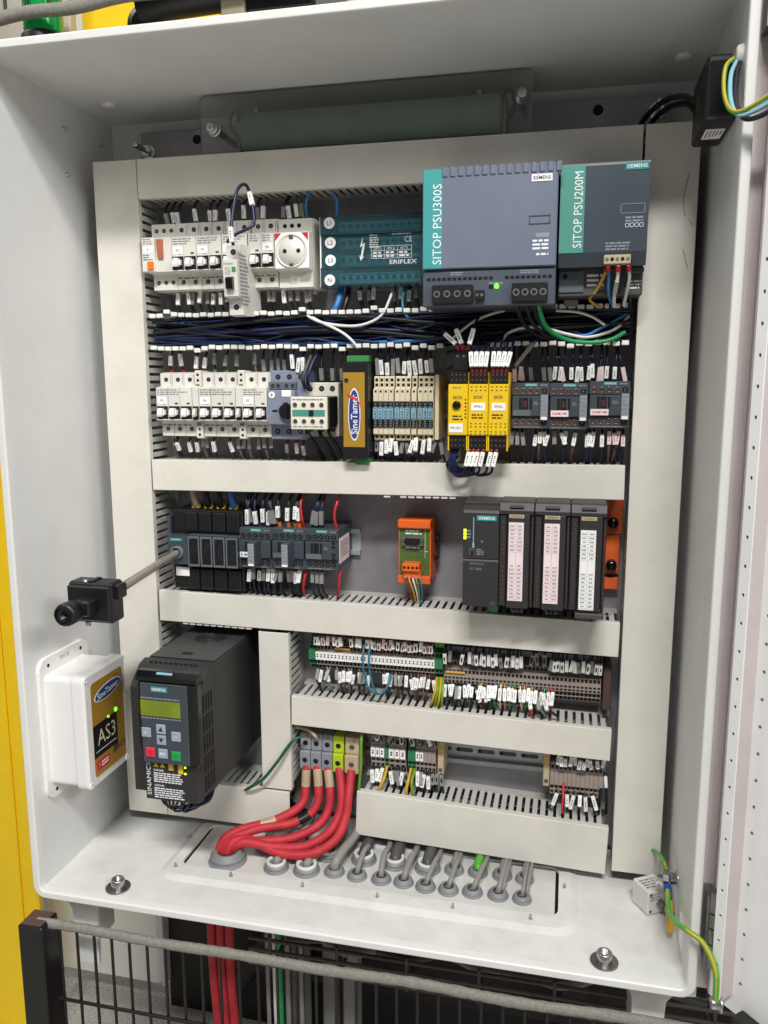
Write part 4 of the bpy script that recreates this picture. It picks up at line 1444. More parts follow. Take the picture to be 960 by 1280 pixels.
# operator panel
pn = MB()
pn.box(-29, 48, -212, -196.3, -29, 74, 0, 3)
pn.prism([(-212, 74), (-212, 79), (-205, 84), (-197, 84), (-197, 74)], -29, 48)
panel = pn.build('operator_panel', 'black_gloss', t)
MB().box(-23, 37, -213.4, -212, -27, 72, 0, 1).build('panel_face', 'slate', panel)
MB().prism([(-208.6, 81.6), (-206.2, 83.6), (-205.6, 83), (-208, 81)], -4, 16).build('status_window', 'pale_blue', panel)
p_ = MB().box(-9, 12, -214, -213.3, 62, 68.6).build('name_plate', 'siemens_teal', panel)
text(p_, 'SIEMENS', (1.5, -214.2, 65.3), 3.6, 18, 'print_white', bold=True)
MB().box(-23, 27.5, -214, -213.3, 32, 51).build('display', 'lcd', panel)
fine_print(panel, 10, 26, 46, 50, -214.1, 2, 'w_gy', 201, .7)
for z in (53.5, 29):
    fine_print(panel, -23, 28, z - 1, z + 1.4, -213.4, 1, 'module_grey', int(z), .98)
for x, z, mt, s in ((-17, 11, 'key_grey', 'ESC'), (2, 16.5, 'key_grey', None), (2, 3, 'key_grey', None), (21, 9, 'key_grey', 'OK'), (-13, -13.5, 'key_red', 'O'), (3.2, -14, 'key_grey', None), (20, -15.5, 'key_green', 'I')):
    k = MB().box(x - 6, x + 6, -215, -213.3, z - 6, z + 6, 0, .7).build('key', mt, panel)
    if s:
        text(k, s, (x, -215.2, z), 4.4 if len(s) == 1 else 2.6, None, 'ink' if mt != 'key_grey' else 'print_white')
    elif z > 0:
        u = 1 if z > 10 else -1
        MB().prism([(x - 3, z - 2.4 * u), (x + 3, z - 2.4 * u), (x, z + 3 * u)], -215.2, -214.9, 'y').build('arrow', 'ink', k)
    else:
        fine_print(k, x - 4, x + 4, z - 2, z + 2, -215, 2, 'print_white', 205, .8)
text(t, 'SINAMICS', (-22.5, -204.3, -53), 5.6, 42, 'print_white', right=AZ, up=-AX)
text(t, 'DANGER', (-9, -204.3, -41), 2.6, 13, 'print_white', bold=True)
fine_print(t, -16, 22, -57, -43.5, -204.1, 5, 'print_white', 211, .85)
text(t, 'GEFAHR', (-9, -204.3, -60.5), 2.6, 13, 'print_white', bold=True)
fine_print(t, -16, 24, -77, -63, -204.1, 5, 'print_white', 212, .9)
for x in (-12.5, -4):
    MB().prism([(x - 3.4, -37), (x + 3.4, -37), (x, -31.5)], -204.3, -203.9, 'y').build('warning_triangle', 'ferr_yellow', t)
for x in (7, 19.5):
    MB().box(x - 3, x + 3.4, -204.3, -203.9, -39.5 if x < 10 else -43, -31.5).build('warning_sticker', 'ferr_yellow', t)
for z in (-34, -38, -42):
    MB().box(24.6, 26.8, -204.6, -203.9, z - 1, z + 1).build('signal_light', 'led_yellow' if z != -38 else 'hole', t)

# ------------------------------------------------------------------ surge protector on the left wall
t = thing('surge_protector_box', 'white plastic box with gold label fixed to the left cabinet wall', 'surge protector', (WL, -187, -285))
fl = MB()
pth = [(y, z) for y, z, _, _ in rrect(-51, 51, -93, 88, 14, 4)]
fl.prism(pth, 0, 5, 'x')
fl.build('mounting_flange', 'box_white', t)
for y in (-34, 34):
    for z in (78, -84):
        MB().cyl((5, y, z), 2.4, .3, 'x', 12).build('flange_hole', 'hole', t)
text(t, 'ECS', (5.2, 0, 80), 4.4, 18, 'ink_grey', right=AY, up=AZ)
hs = MB()
for (a, zlo, zhi, x0_, x1_) in ((46, -72, 66, 5, 40), (47.5, -76, 71, 40, 57)):
    pass
A1 = rrect(-44, 44, -74, 68, 7, 4)
A2 = rrect(-47, 47, -77, 71, 9, 4)
vs = []
for P, xx in ((A1, 5), (A1, 42), (A2, 44.5), (A2, 57), (A1, 60)):
    vs += [(xx, p[0], p[1]) for p in P]
n_ = len(A1)
hs.add(vs, [(r_ * n_ + i, r_ * n_ + (i + 1) % n_, (r_ + 1) * n_ + (i + 1) % n_, (r_ + 1) * n_ + i) for r_ in range(4) for i in range(n_)], 0, False)
hs.add(vs, [list(range(4 * n_, 5 * n_))])
hs.build('housing', 'box_white', t)
for y in (-41, 41):
    for z in (65, -71):
        MB().lathe((57, y, z), [(4.6, 0), (4.6, 3.2), (3.8, 3.8), (1.4, 3.8), (1.2, 2.6), (.01, 2.6)], 'x', 14).build('corner_screw', 'box_white', t)
gl_ = MB()
gl_.prism([(y, z) for y, z, _, _ in rrect(-33, 38, -65, 57, 5, 3)], 60, 60.5, 'x')
lab = gl_.build('gold_label', 'gold', t)
RY = Vector((0, 1, 0.0))
oval(lab, (60.5, 4, 38), 31, 9.5, (0, math.cos(rad(6)), math.sin(rad(6))), (0, -math.sin(rad(6)), math.cos(rad(6))), ('print_white', 'logo_blue'))
text(lab, 'SineTamer', (61.1, 3.5, 38), 8, 48, 'print_white', right=(0, math.cos(rad(6)), math.sin(rad(6))), up=(0, -math.sin(rad(6)), math.cos(rad(6))), bold=True)
MB().prism([(20, 48), (24, 53), (31, 46), (25, 50)], 60.9, 61, 'x').build('logo_flash', 'logo_red', lab)
MB().box(60.4, 60.8, -33, 20, -40, 2).build('screen', 'black', lab)
text(lab, 'AS3', (61, -5, -16), 20, 40, 'cream', right=AY, up=AZ)
MB().box(60.8, 61, -29, 16, -33.4, -32.6).build('screen_line', 'print_white', lab)
for y, z in ((18.5, 5), (1, 2.6)):
    MB().cyl((60.5, y, z), 2.6 if y > 5 else 1.4, .8, 'x', 12).build('signal_light', 'led_green', lab)
MB().box(60.4, 60.7, -29, 0, -58, -45).build('red_sticker', 'red_print', lab)
text(lab, '!', (60.9, -24, -51), 6, None, 'print_white', right=AY, up=AZ)
for i in range(2):
    MB().box(60.7, 60.8, -19, -3, -50.6 - i * 4, -48.8 - i * 4).build('sticker_line', 'print_white', lab)
for i in range(3):
    MB().prism([(8 + i, -50 + 4 * i), (17 + i, -50 + 4 * i), (18 + i, -47.6 + 4 * i), (9 + i, -47.6 + 4 * i)], 60.5, 60.8, 'x').build('logo_bar', 'ink', lab)
text(lab, 'ECS', (60.8, 28, -45), 8, 17, 'ink', right=AY, up=AZ)

# ------------------------------------------------------------------ terminals
def term_mesh(wd, mat, prof, holes, name='terminal_body'):
    b = MB()
    b.prism(prof, -wd / 2 + .12, wd / 2 - .12)
    for z, d, h in holes:
        b.box(-wd * .33, wd * .33, -d - .12, -d + .1, z - h / 2, z + h / 2, 1)
    return b.mesh(name, [mat, 'hole'])
PA = [(0, 21), (-30, 23), (-35, 22), (-35, 14.5), (-42, 13.5), (-42, 6), (-47, 5.4), (-47, -6.4), (-42, -7), (-42, -14.5), (-35, -15.5), (-35, -22), (-30, -23), (0, -21)]
HA = [(18.3, 35, 4.4), (9.8, 42, 4.4), (-10.8, 42, 4.4), (-18.8, 35, 4.0)]
TA = term_mesh(5.0, 'term_brown', PA, HA)
TG = term_mesh(5.0, 'green_term', PA, HA)
PB = [(0, 21), (-26, 22), (-30, 21), (-30, 13.4), (-38, 12.6), (-38, 5.2), (-43, 4.6), (-43, -4.6), (-38, -5.2), (-38, -12.6), (-30, -13.4), (-30, -21), (-26, -22), (0, -21)]
HB = [(17.2, 30, 4.2), (9, 38, 4.2), (2.2, 43, 2.6), (-2.2, 43, 2.6), (-9, 38, 4.2), (-17.2, 30, 4.2)]
TB = term_mesh(5.1, 'term_brown', PB, HB)
MT = {}
def marker(w_, h_, d_):
    k = (w_, h_, d_)
    if k not in MT:
        b = MB().box(-w_ / 2, w_ / 2, -d_ - 1.2, -d_, -h_ / 2, h_ / 2)
        rr = random.Random(int(w_ * 10))
        b.box(-w_ * .22, w_ * .2, -d_ - 1.26, -d_ - 1.2, -h_ * .2, h_ * .02, 1).box(-w_ * .2, w_ * .24, -d_ - 1.26, -d_ - 1.2, h_ * .1, h_ * .28, 1)
        MT[k] = b.mesh('marker_tag', ['label_white', 'ink'])
    return MT[k]
GA = 'terminals in the left half of the long terminal row'
def terminal(label, x, z, body, group, mk=None, mz=0):
    t_ = thing('terminal_block', label, 'terminal', (x, YP, z), group)
    put('terminal_body', body, t_)
    if mk is not None:
        put('marker_tag', mk, t_, (0, 0, mz))
    return t_
for x in (-92.5, -87.5):
    terminal('green earth terminal at the left end of the long terminal row', x, -222, TG, 'green end terminals at the left')
for x in (77, 82):
    terminal('green earth terminal in the middle of the long terminal row', x, -222, TG, 'green terminals in the middle')
for i in range(32):
    terminal('grey-brown terminal with white marker in the left half of the long row', -82.5 + i * 4.98, -222, TA, GA, marker(4.6, 10.6, 47), -.5)
for i in range(39):
    terminal('brown multi-level terminal without marker in the right half of the long row', 88.5 + i * 5.02, -242, TB, 'terminals in the right half of the long terminal row')
t = tag(MB().box(0, 10, -45, -1, -26, 30, 0, 1).build('end_plate', 'term_dark', None, (284, YP, -240)), 'dark brown end plate closing the long terminal row at right', 'end plate')
for lb, x0, x1, z, y in (('yellow jumper bar at top left of the long terminal row', -84, -62, -203.7, -61.5), ('yellow jumper bar one step lower at the left of the terminal row', -60, -38, -212, -68.6), ('short yellow jumper bar right of the two at the left', -38, -26, -203.7, -61.5), ('yellow jumper bar beside the green terminals in the row middle', 88, 113, -233.5, -65)):
    tag(MB().box(0, x1 - x0, -1.5, 0, -1.4, 1.4, 0, .3).build('jumper_bar', 'yellow_jump', None, (x0, y, z)), lb, 'jumper bar')

# bottom row, left group
PC = [(0, 21), (-36, 22), (-40, 21), (-40, 8), (-44, 7), (-44, -8), (-40, -9), (-40, -22), (-36, -23), (0, -21)]
HC = [(15, 40, 5.5), (-11.5, 40, 4.6), (-18.5, 40, 3.4)]
cache = {}
def tc(wd, mat):
    if (wd, mat) not in cache:
        cache[wd, mat] = term_mesh(wd, mat, PC, HC)
    return cache[wd, mat]
seq = [(6.3, 'term_brown', 1)] * 3 + [(5.6, 'green_term', 0)] + [(7.7, 'term_brown', 1)] * 3 + [(5.2, 'green_term', 0)] * 2 + [(5.4, 'term_brown', 1)] * 2 + [(5.4, 'term_brown', 0)] * 3
xc = -11.5
ordw = 0
for i, (wd, mt, mk) in enumerate(seq):
    if i == 7: xc += 3
    lb = {0: 'narrow grey-brown terminal at the left of the lower terminal group', 3: 'single green terminal in the lower terminal group', 4: 'wide grey-brown terminal between the green ones in the lower group', 7: 'green terminal of the pair in the lower terminal group', 9: 'narrow brown terminal with white marker right of the green pair', 11: 'narrow brown terminal without marker beside the tan end bracket'}
    key = max(k for k in lb if k <= i)
    terminal(lb[key], xc + wd / 2, -352, tc(wd, mt), 'lower terminals set %d' % key, marker(round(wd * .86, 1), 12, 44) if mk else None, 0)
    xc += wd
def end_bracket(label, x):
    t_ = thing('end_bracket', label, 'bracket', (x, YP, -352))
    b = MB().box(-4, 4, -42, -1, -24, 25, 0, .8)
    b.cyl((0, -42.6, -17), 2.8, .7, 'y', 14, 1).box(-2.4, 2.4, -42.8, -42.5, -17.5, -16.5, 2)
    b.box(-2.5, 2.5, -42.3, -41.9, 4, 16, 3)
    b.build('clamp', ['tan_term', 'steel_dull', 'hole', 'brass'], t_)
end_bracket('tan end bracket at the left end of the bare rail', xc + 6)
end_bracket('tan end bracket at the right end of the bare rail', 219)
for i in range(12):
    terminal('brown terminal in the small group at lower right', 226.5 + i * 5.4, -359, term_small if i else None, 'terminals at lower right') if False else terminal('brown terminal in the small group at lower right', 226.5 + i * 5.4, -364, tc(5.3, 'term_brown'), 'terminals at lower right')

# big feed terminals
for i, (x, wd, mt, lb) in enumerate(((-102.2, 15.2, 'grey_term', 'big grey feed terminal, leftmost of three'), (-86.8, 15.2, 'grey_term', 'big grey feed terminal, middle of three'), (-71.4, 15.2, 'grey_term', 'big grey feed terminal beside the yellow-green one'), (-55.8, 15.2, 'gy_term', 'big yellow-green earth feed terminal'), (-37, 19.4, 'tan_term', 'big tan terminal beside the yellow-green one'))):
    t = thing('feed_terminal', lb + ' above the red cables', 'terminal', (x, YP, -359), 'feed terminals above the red cables')
    b = MB()
    b.box(-wd / 2 + .2, wd / 2 - .2, -46, -1, 1, 25, 0, 1)
    b.box(-wd / 2 + .2, wd / 2 - .2, -50, -1, -25, .6, 0, 1)
    for z, d in ((11, 46), (-12, 50)):
        b.cyl((0, -d - .2, z), 3.6, .3, 'y', 14, 1)
        if mt == 'tan_term':
            b.cyl((0, -d - .6, z), 3, .5, 'y', 12, 2)
            b.box(-2.6, 2.6, -d - .8, -d - .6, z - .6, z + .6, 1)
    b.box(-wd / 2 + 2, wd / 2 - 2, -46.2, -45.9, 19, 23.5, 3)
    b.build('terminal_body', [mt, 'hole', 'steel_dull', 'w_grey' if mt == 'grey_term' else mt], t)

# ------------------------------------------------------------------ cable glands and cables on the floor
def gland(label, x, y, r, tall, rimmed, group='cable glands in the floor plate'):
    t_ = thing('cable_gland', label, 'cable gland', (x, y, WB + .8), group)
    prof = [(r, 0), (r, 1.6), (r * .97, 2.2), (r * .88, tall * .45), (r * .91, tall * .5), (r * .9, tall * .6), (r * .74, tall * .72), (r * .72, tall), (r * .55, tall), (r * .5, tall * .5), (.01, tall * .4)]
    MB().lathe((0, 0, 0), prof, 'z', 26).build('gland_body', 'gland_grey', t_)
    if rimmed:
        MB().lathe((0, 0, tall - .4), [(r * .74, -2.2), (r * .78, 0), (r * .76, 1.6), (r * .56, 1.8), (r * .52, -1)], 'z', 26).build('gland_ring', 'gland_rim', t_)
    else:
        MB().lathe((0, 0, tall - .3), [(r * .5, .5), (r * .42, .5), (r * .38, -2)], 'z', 20).build('gland_lip', 'cable_dark', t_)
    return t_
gland('largest grey gland taking all the thick red cables', -185, -151, 25, 15, False)
front = [(-117, -153, 16.5, 1), (-77, -150, 17.5, 1), (-41, -146, 13.5, 0), (-10.5, -148, 13, 0), (21, -148, 13, 0), (49.5, -148, 13, 0), (78, -151, 13, 0), (106.5, -151, 13, 0), (136, -149, 13, 0), (167, -148, 13, 0), (196, -149, 12, 0)]
back = [(-146, -113, 15, 1), (-102, -109, 16, 1), (-59, -112, 17, 1), (-11, -111, 17, 1), (31, -112, 16, 1), (74, -112, 17, 1), (108, -109, 13, 0), (138, -107, 13, 0), (169, -107, 13, 0), (197, -109, 12, 0)]
words = ('first', 'second', 'third', 'fourth', 'fifth', 'sixth', 'seventh', 'eighth', 'ninth', 'tenth', 'eleventh')
cabcol = ['cable_grey'] * 11
for i, (x, y, r, rim) in enumerate(front):
    gland('grey cable gland in the front line, %s right of the red cables' % words[i], x, y, r, 10 if rim else 7.5, rim)
    rc = (7.5, 8.5, 6, 4.6, 5.2, 5.8, 4.4, 4.2, 4.6, 5, 3.2)[i]
    dx = (0, 8, 14, 4, 6, 12, 16, 18, 18, 14, 12)[i]
    zt = -462
    if i < 3:
        pts = [(x, y, WB + 3), (x + dx * .1, y + 1, WB + 15), (x + dx * .5, y + 20, WB + 22), (x + dx, -90, WB + 24), (x + dx + 4, -62, -440)]
        if i < 2:
            rc = 5.2
            pts = [(x, y, WB + 3), (x + 1, y + 1.5, WB + 11.5), (x + 3, y + 11, WB + 9.5), (x + 8, -105, WB + 8), (x + 12, -64, WB + 10)]
    else:
        dx = (0, 0, 0, 3, -2, 6, 9, 7, 12, 6, 4)[i]
        rc *= .72
        pts = [(x, y, WB + 3), (x + dx * .3, y + 4, WB + 13), (x + dx * .8, y + 26, WB + 20), (x + dx, -96, WB + 14), (x + dx, -62, WB + 14)]
    wire('grey cable rising from the %s gland of the front line' % words[i], pts, rc, 'cable_grey', None, None, 'grey cables from the floor glands', name='cable', cat='cable')
    if i in (9, 10):
        wire('thin grey cable beside the one in the %s front gland' % words[i], [(p[0] + 5, p[1] + 3, p[2]) for p in pts], 2.4, 'cable_grey', None, None, 'grey cables from the floor glands', name='cable', cat='cable')
for i, (x, y, r, rim) in enumerate(back):
    gland('grey cable gland in the back line, %s from the left' % words[i], x, y, r, 10 if rim else 7.5, rim)
    rc = (5, 6, 8, 8, 8, 8, 4.4, 6, 4, 3.4)[i]
    mt = ('cable_grey', 'cable_grey', 'cable_dark', 'cable_dark', 'cable_dark', 'cable_dark', 'cable_grey', 'w_bright_green', 'cable_grey', 'cable_grey')[i]
    if i < 3:
        pts = [(x, y, WB + 3), (x + 2, y + 4, WB + 16), (x + 10, -84, -448), (x + 18, -60, -415)]
    else:
        pts = [(x, y, WB + 3), (x, y + 4, WB + 9), (x + 1, -88, -474 + rc * .3), (x + 2, -60, -474 + rc * .4)]
    wire(('bright green' if i == 7 else 'dark' if mt == 'cable_dark' else 'grey') + ' cable rising from the %s gland of the back line' % words[i], pts, rc, mt, None, None, 'cables from the back line of glands', name='cable', cat='cable')

# thick red feed cables
RED = [
 ('thick red feed cable from the leftmost grey terminal, highest of the bundle', [(-101, -71, -380), (-100, -80, -408), (-101, -86, -424), (-111, -98, -434), (-138, -116, -443), (-174, -134, -449), (-192, -146, -458), (-199, -152, -478)], [(6, 28, 'tape_tan'), (92, 112, 'tape_tan')]),
 ('thick red feed cable with a ring of black tape', [(-86, -71, -380), (-81, -82, -406), (-81, -88, -424), (-91, -98, -438), (-113, -110, -446), (-146, -126, -447), (-172, -140, -453), (-186, -148, -462), (-192, -154, -479)], [(4, 26, 'tape_tan'), (66, 82, 'black')]),
 ('thick red feed cable from the third grey terminal', [(-71, -71, -380), (-64, -84, -406), (-64, -92, -428), (-75, -106, -446), (-107, -124, -458), (-146, -138, -459), (-170, -146, -455), (-181, -152, -462), (-185, -156, -479)], [(4, 26, 'tape_tan')]),
 ('thick red feed cable from the yellow-green terminal', [(-55, -71, -380), (-47, -88, -402), (-46, -100, -426), (-57, -116, -448), (-86, -132, -462), (-124, -142, -462), (-158, -148, -456), (-174, -150, -462), (-179, -146, -479)], None),
 ('thick red feed cable from the tan terminal, lowest of the bundle', [(-37, -74, -380), (-36, -92, -404), (-37, -106, -430), (-46, -124, -452), (-74, -140, -466), (-113, -146, -467), (-148, -142, -459), (-168, -142, -462), (-175, -140, -479)], None)]
for lb, pts, tp_ in RED:
    wire(lb, pts, 5.9, 'cable_red', None, None, 'thick red feed cables', name='cable', cat='cable', tape=tp_, n=5)

# ------------------------------------------------------------------ braking resistor behind its clear cover at the top
t = thing('braking_resistor', 'green tubular resistor behind a smoky plastic cover at the top', 'resistor', (-12, YP, 440))
MB().lathe((-160, -32, -2), [(.01, 0), (9, 0), (10, 2), (23, 3), (23.5, 5), (23.5, 315), (23, 317), (10, 318), (9, 320), (.01, 320)], 'x', 32).build('resistor_tube', 'resistor_green', t)
for x in (-166, 160):
    MB().box(x - 2, x + 2, -34, 0, -24, 22, 0, .6).box(x - 9, x + 9, -3, 0, -24, -14).build('end_bracket', 'steel_dull', t)
for x in (-138, 132):
    MB().cyl((x, -40, 12), 5, 12, 'z', 6, smooth=False).build('clamp_nut', 'steel_dull', t)
cv = MB()
cv.prism([(x, z) for x, z, _, _ in rrect(-204, 193, -29, 36, 8, 4)], -62, -59.5, 'y')
cv.build('clear_cover', 'smoke_clear', t)
for x, z in ((-184, -4), (183, 6)):
    s = MB()
    s.cyl((x, -76, z), 4, 76, 'y', 14)
    s.lathe((x, -74, z), [(.01, -6), (4.5, -6), (6, -4), (6, 0), (7.5, .2), (7.5, 4), (6.5, 4.2), (6.5, 7), (8.5, 7.2), (8.5, 9)], 'y', 16)
    s.build('support_bolt', 'steel', t)
wire('grey lead looping at the left end of the green resistor', [(-172, -57, 430), (-186, -64, 446), (-180, -70, 462), (-166, -66, 458)], 2.4, 'cable_grey')
wire('grey lead looping at the right end of the green resistor', [(150, -57, 430), (160, -64, 446), (156, -70, 460), (142, -66, 456)], 2.4, 'cable_dark')

# ------------------------------------------------------------------ black module on the right wall
t = thing('wall_power_module', 'black box with small white sticker fixed high on the right wall', 'power module', (WR, -185, 398))
MB().box(-27, 0, -42, 42, -30, 28, 0, 2.5).build('housing', 'black', t)
MB().box(-24, -3, -43.5, -41.9, -24, 22, 0, 1).build('front_plate', 'black_gloss', t)
st = MB().box(-22, -5, -20, 12, -30.5, -29.9).build('sticker', 'label_white', t)
for i in range(5):
    MB().box(-20 + i * 3, -18.6 + i * 3, -16, 6 - i * 2, -30.6, -30.5).build('sticker_line', 'ink_grey', st)
text(t, 'CE', (-27.2, 6, 2), 12, 16, 'olive_strap', right=-AY, up=AZ)
wire('black cable pair from the black wall box down behind the right duct, upper', [(345, -160, 404), (336, -140, 418), (320, -105, 427), (302, -72, 420), (294, -52, 404), (292, -46, 380)], 3, 'black', None, None, 'black cables from the wall box', name='cable', cat='cable')
wire('black cable pair from the black wall box down behind the right duct, lower', [(345, -156, 398), (338, -134, 413), (324, -100, 421), (310, -70, 416), (303, -52, 402), (300, -46, 380)], 3, 'black', None, None, 'black cables from the wall box', name='cable', cat='cable')
wire('dark green wire behind the top of the right duct', [(344, -60, 404), (326, -50, 412), (312, -45, 404), (308, -40, 380)], 1.6, 'w_dkgreen')
wire('green-yellow wire looping from the wall bush round the rim to the door', [(366, -238, 418), (356, -246, 408), (354, -256, 385), (358, -268, 366), (368, -276, 362), (390, -290, 372), (430, -310, 392)], 2.0, 'w_bright_green', stripe='w_yellow')
wire('light blue wire looping from the wall bush round the rim to the door', [(367, -240, 416), (360, -250, 400), (359, -262, 376), (364, -272, 360), (376, -280, 360), (396, -292, 369), (436, -312, 389)], 2.0, 'pale_blue')
wire('black wire looping from the wall bush round the rim to the door', [(368, -242, 414), (364, -252, 396), (363, -264, 374), (368, -274, 357), (380, -282, 355), (400, -294, 364), (440, -314, 385)], 2.2, 'w_black')

# ------------------------------------------------------------------ small switch on the cabinet floor, earth wires
t = thing('limit_switch', 'small pale grey cube switch with a metal plunger standing on the cabinet floor', 'switch', (346, -127, WB), None, (0, 0, rad(32)))
MB().box(-15, 15, -15, 15, 1, 31, 0, 1.2).build('housing', 'tan_term', t)
for n_ in t.children: n_.data.materials[0] = M['gland_rim']
for x in (-11, 11):
    for z in (5.5, 26.5):
        MB().cyl((x, -15.4, z), 1.8, .6, 'y', 10).build('corner_screw', 'cable_dark', t)
MB().cyl((2, -25, 14), 5.2, 10, 'y', 6, smooth=False).lathe((2, -38, 14), [(2.4, 0), (3.4, .6), (3.4, 13)], 'y', 14).build('plunger', 'steel_dull', t)
fine_print(t, -12, 10, 18, 28, -15, 3, 'ink_grey', 221, .5)
pr = fine_print(t, -12, 12, -9, 9, 0, 4, 'ink_grey', 222, .7)
pr.matrix_local = Matrix(((1, 0, 0, 0), (0, 0, 1, 0), (0, -1, 0, 31.1 * MM), (0, 0, 0, 1)))
wire('green-yellow earth wire from behind the right duct to the wall bolt', [(345, -80, -440), (352, -100, -428), (356, -130, -418), (359, -152, -418)], 2.2, 'w_bright_green', None, 'lug_blue', None, stripe='w_yellow')
wire('bright green earth wire from the wall bolt to the foot of the door', [(359, -166, -430), (357, -200, -436), (359, -245, -420), (367, -269, -411), (381, -276, -418), (392, -284, -440), (394, -284, -474)], 2.9, 'w_bright_green', None, 'lug_blue', None, stripe='w_yellow')
wire('yellow earth wire loop hanging from the wall bolt', [(359, -164, -430), (359, -176, -444), (361, -184, -468), (362, -188, -471), (363, -186, -462), (361, -178, -440)], 2.8, 'w_yellow', None, 'lug_blue', None)
t = tag(MB().lathe((0, 0, 0), [(.01, -9), (5.5, -9), (6, -7), (6, -1), (8.5, 0), (8.5, 2), (.01, 2)], 'x', 16).build('door_earth_bolt', 'steel', None, (398, -283, -476)), 'steel bolt holding the earth wire at the foot of the door', 'bolt')

# ================================================================== WIRING
SW = ('sleeve', 'sleeve', 'sleeve', 'sleeve_grey')
# row 1
drop('short dark wire with marker above the top row breakers', 'marked wires above the top row', [-273, -264, -258, -234, -215, -207, -188, -171, -118, -110], 331, 364, -66, -56, ('w_black', 'w_navy'), 1.4, 8, None, SW)
drop('grey wire above the round socket and its neighbours', 'wires above the socket', [-150, -145, -100, -95], 331, 364, -66, -56, ('w_grey', 'w_black'), 1.3, 6, None, ('sleeve_grey', 'sleeve'), stuff=True)
wire('green-yellow wire above the round socket', [(-93, -66, 328), (-92, -72, 345), (-94, -60, 366)], 1.4, 'w_gy')
wire('blue wire arching from the socket to the teal block', [(-88, -66, 328), (-86, -78, 350), (-72, -84, 368), (-56, -82, 366), (-48, -78, 350), (-50, -72, 331)], 1.6, 'w_blue')
drop('short wire with marker below the top row breakers', 'marked wires below the top row', [-263, -247, -230, -214, -203, -184, -120], 252, 222, -66, -60, ('w_black', 'w_navy'), 1.4, 8, None, ('sleeve',))
drop('black wire without clear marking below the top row breakers', 'unmarked wires below the top row', [-240, -222, -196, -176, -140, -132, -110, -100, -92, -84], 252, 222, -66, -60, ('w_black',), 1.4, 6, None, ('sleeve_grey',), stuff=True)
# under the teal block
wire('thick blue cable bending from the teal block into the open duct', [(-48, -62, 252), (-47, -72, 238), (-52, -78, 222), (-64, -76, 206), (-84, -70, 198)], 4.2, 'w_blue', name='cable', cat='cable')
wire('thick black cable beside the thick blue one below the teal block', [(-38, -60, 252), (-38, -70, 236), (-44, -74, 218), (-56, -70, 202)], 3.6, 'w_black', name='cable', cat='cable')
drop('black cable below the teal block', 'black cables below the teal block', [-24, -12, -6, 18, 28, 38, 46], 250, 214, -58, -62, ('w_black',), 2.4, 8, None, ('sleeve_grey', 'sleeve'), sl=14)
wire('white wire from the teal block sweeping left along the open duct', [(18, -60, 250), (18, -84, 232), (8, -92, 212), (-20, -96, 202), (-60, -95, 206), (-80, -92, 214), (-84, -84, 218)], 1.7, 'w_white')
wire('teal wire dropping from the teal block into the open duct', [(36, -60, 250), (34, -82, 236), (38, -90, 216), (52, -88, 204), (70, -80, 200)], 1.8, 'w_teal')
# open duct: dense loom (nobody could count it) and the wires that stand out
rr = random.Random(77)
mb = MB()
for i in range(135):
    x0, x1 = (-292, 296)
    if rr.random() < .45:
        x0 = rr.uniform(-292, 120)
        x1 = min(296, x0 + rr.uniform(150, 420))
    y = rr.uniform(-88, -34)
    z = rr.uniform(184, 214)
    k = 9
    ps = []
    a, b = z, y
    for q in range(k):
        a = max(182.5, min(216, a + rr.uniform(-8, 8)))
        b = max(-91, min(-32, b + rr.uniform(-9, 9)))
        ps.append((x0 + (x1 - x0) * q / (k - 1), b, a))
    mb.tube(spline(ps, 4), rr.choice((1.0, 1.2, 1.2, 1.5, 2.4)), 6, 0 if rr.random() < .62 else (1 if rr.random() < .85 else 2))
loom = kind(mb.build('wire_loom', ['w_navy', 'w_black', 'w_blue']), 'stuff')
tag(loom, 'dense tangle of dark blue and black wires filling the open duct', 'wires')
wire('white wire sweeping from the left of the open duct toward the yellow modules', [(-78, -88, 214), (-66, -94, 208), (-40, -97, 196), (-26, -98, 186), (-18, -96, 176)], 1.7, 'w_white')
wire('white wire curving up behind the large power supply', [(96, -92, 186), (104, -96, 192), (122, -97, 205), (142, -95, 213), (158, -90, 217)], 1.7, 'w_white')
wire('white wire bending down into the safety module wiring', [(152, -94, 180), (160, -98, 190), (176, -99, 196), (200, -97, 196), (226, -96, 189), (250, -95, 185), (278, -92, 193), (294, -86, 208)], 1.8, 'w_white')
wire('white wire at the right end of the open duct', [(214, -92, 215), (236, -96, 213), (254, -97, 207), (268, -95, 198)], 1.6, 'w_white')
wire('blue wire running beside the white one in the open duct', [(190, -90, 196), (220, -94, 190), (246, -94, 187), (262, -92, 194), (284, -90, 206), (296, -84, 214)], 1.8, 'w_blue')
wire('green wire from the large power supply sweeping right along the open duct', [(196, -150, 224), (197, -148, 214), (204, -126, 196), (222, -106, 184), (246, -101, 179), (272, -99, 181), (290, -92, 190)], 2.4, 'w_green')
for k, x in enumerate((174, 184, 192)):
    wire('black wire from the large power supply into the open duct, %s' % ('leftmost', 'middle', 'rightmost')[k], [(x, -150, 224), (x, -150, 216), (x + 4, -126, 202), (x + 16, -100, 190), (x + 34, -88, 184)], 2.3, 'w_black')
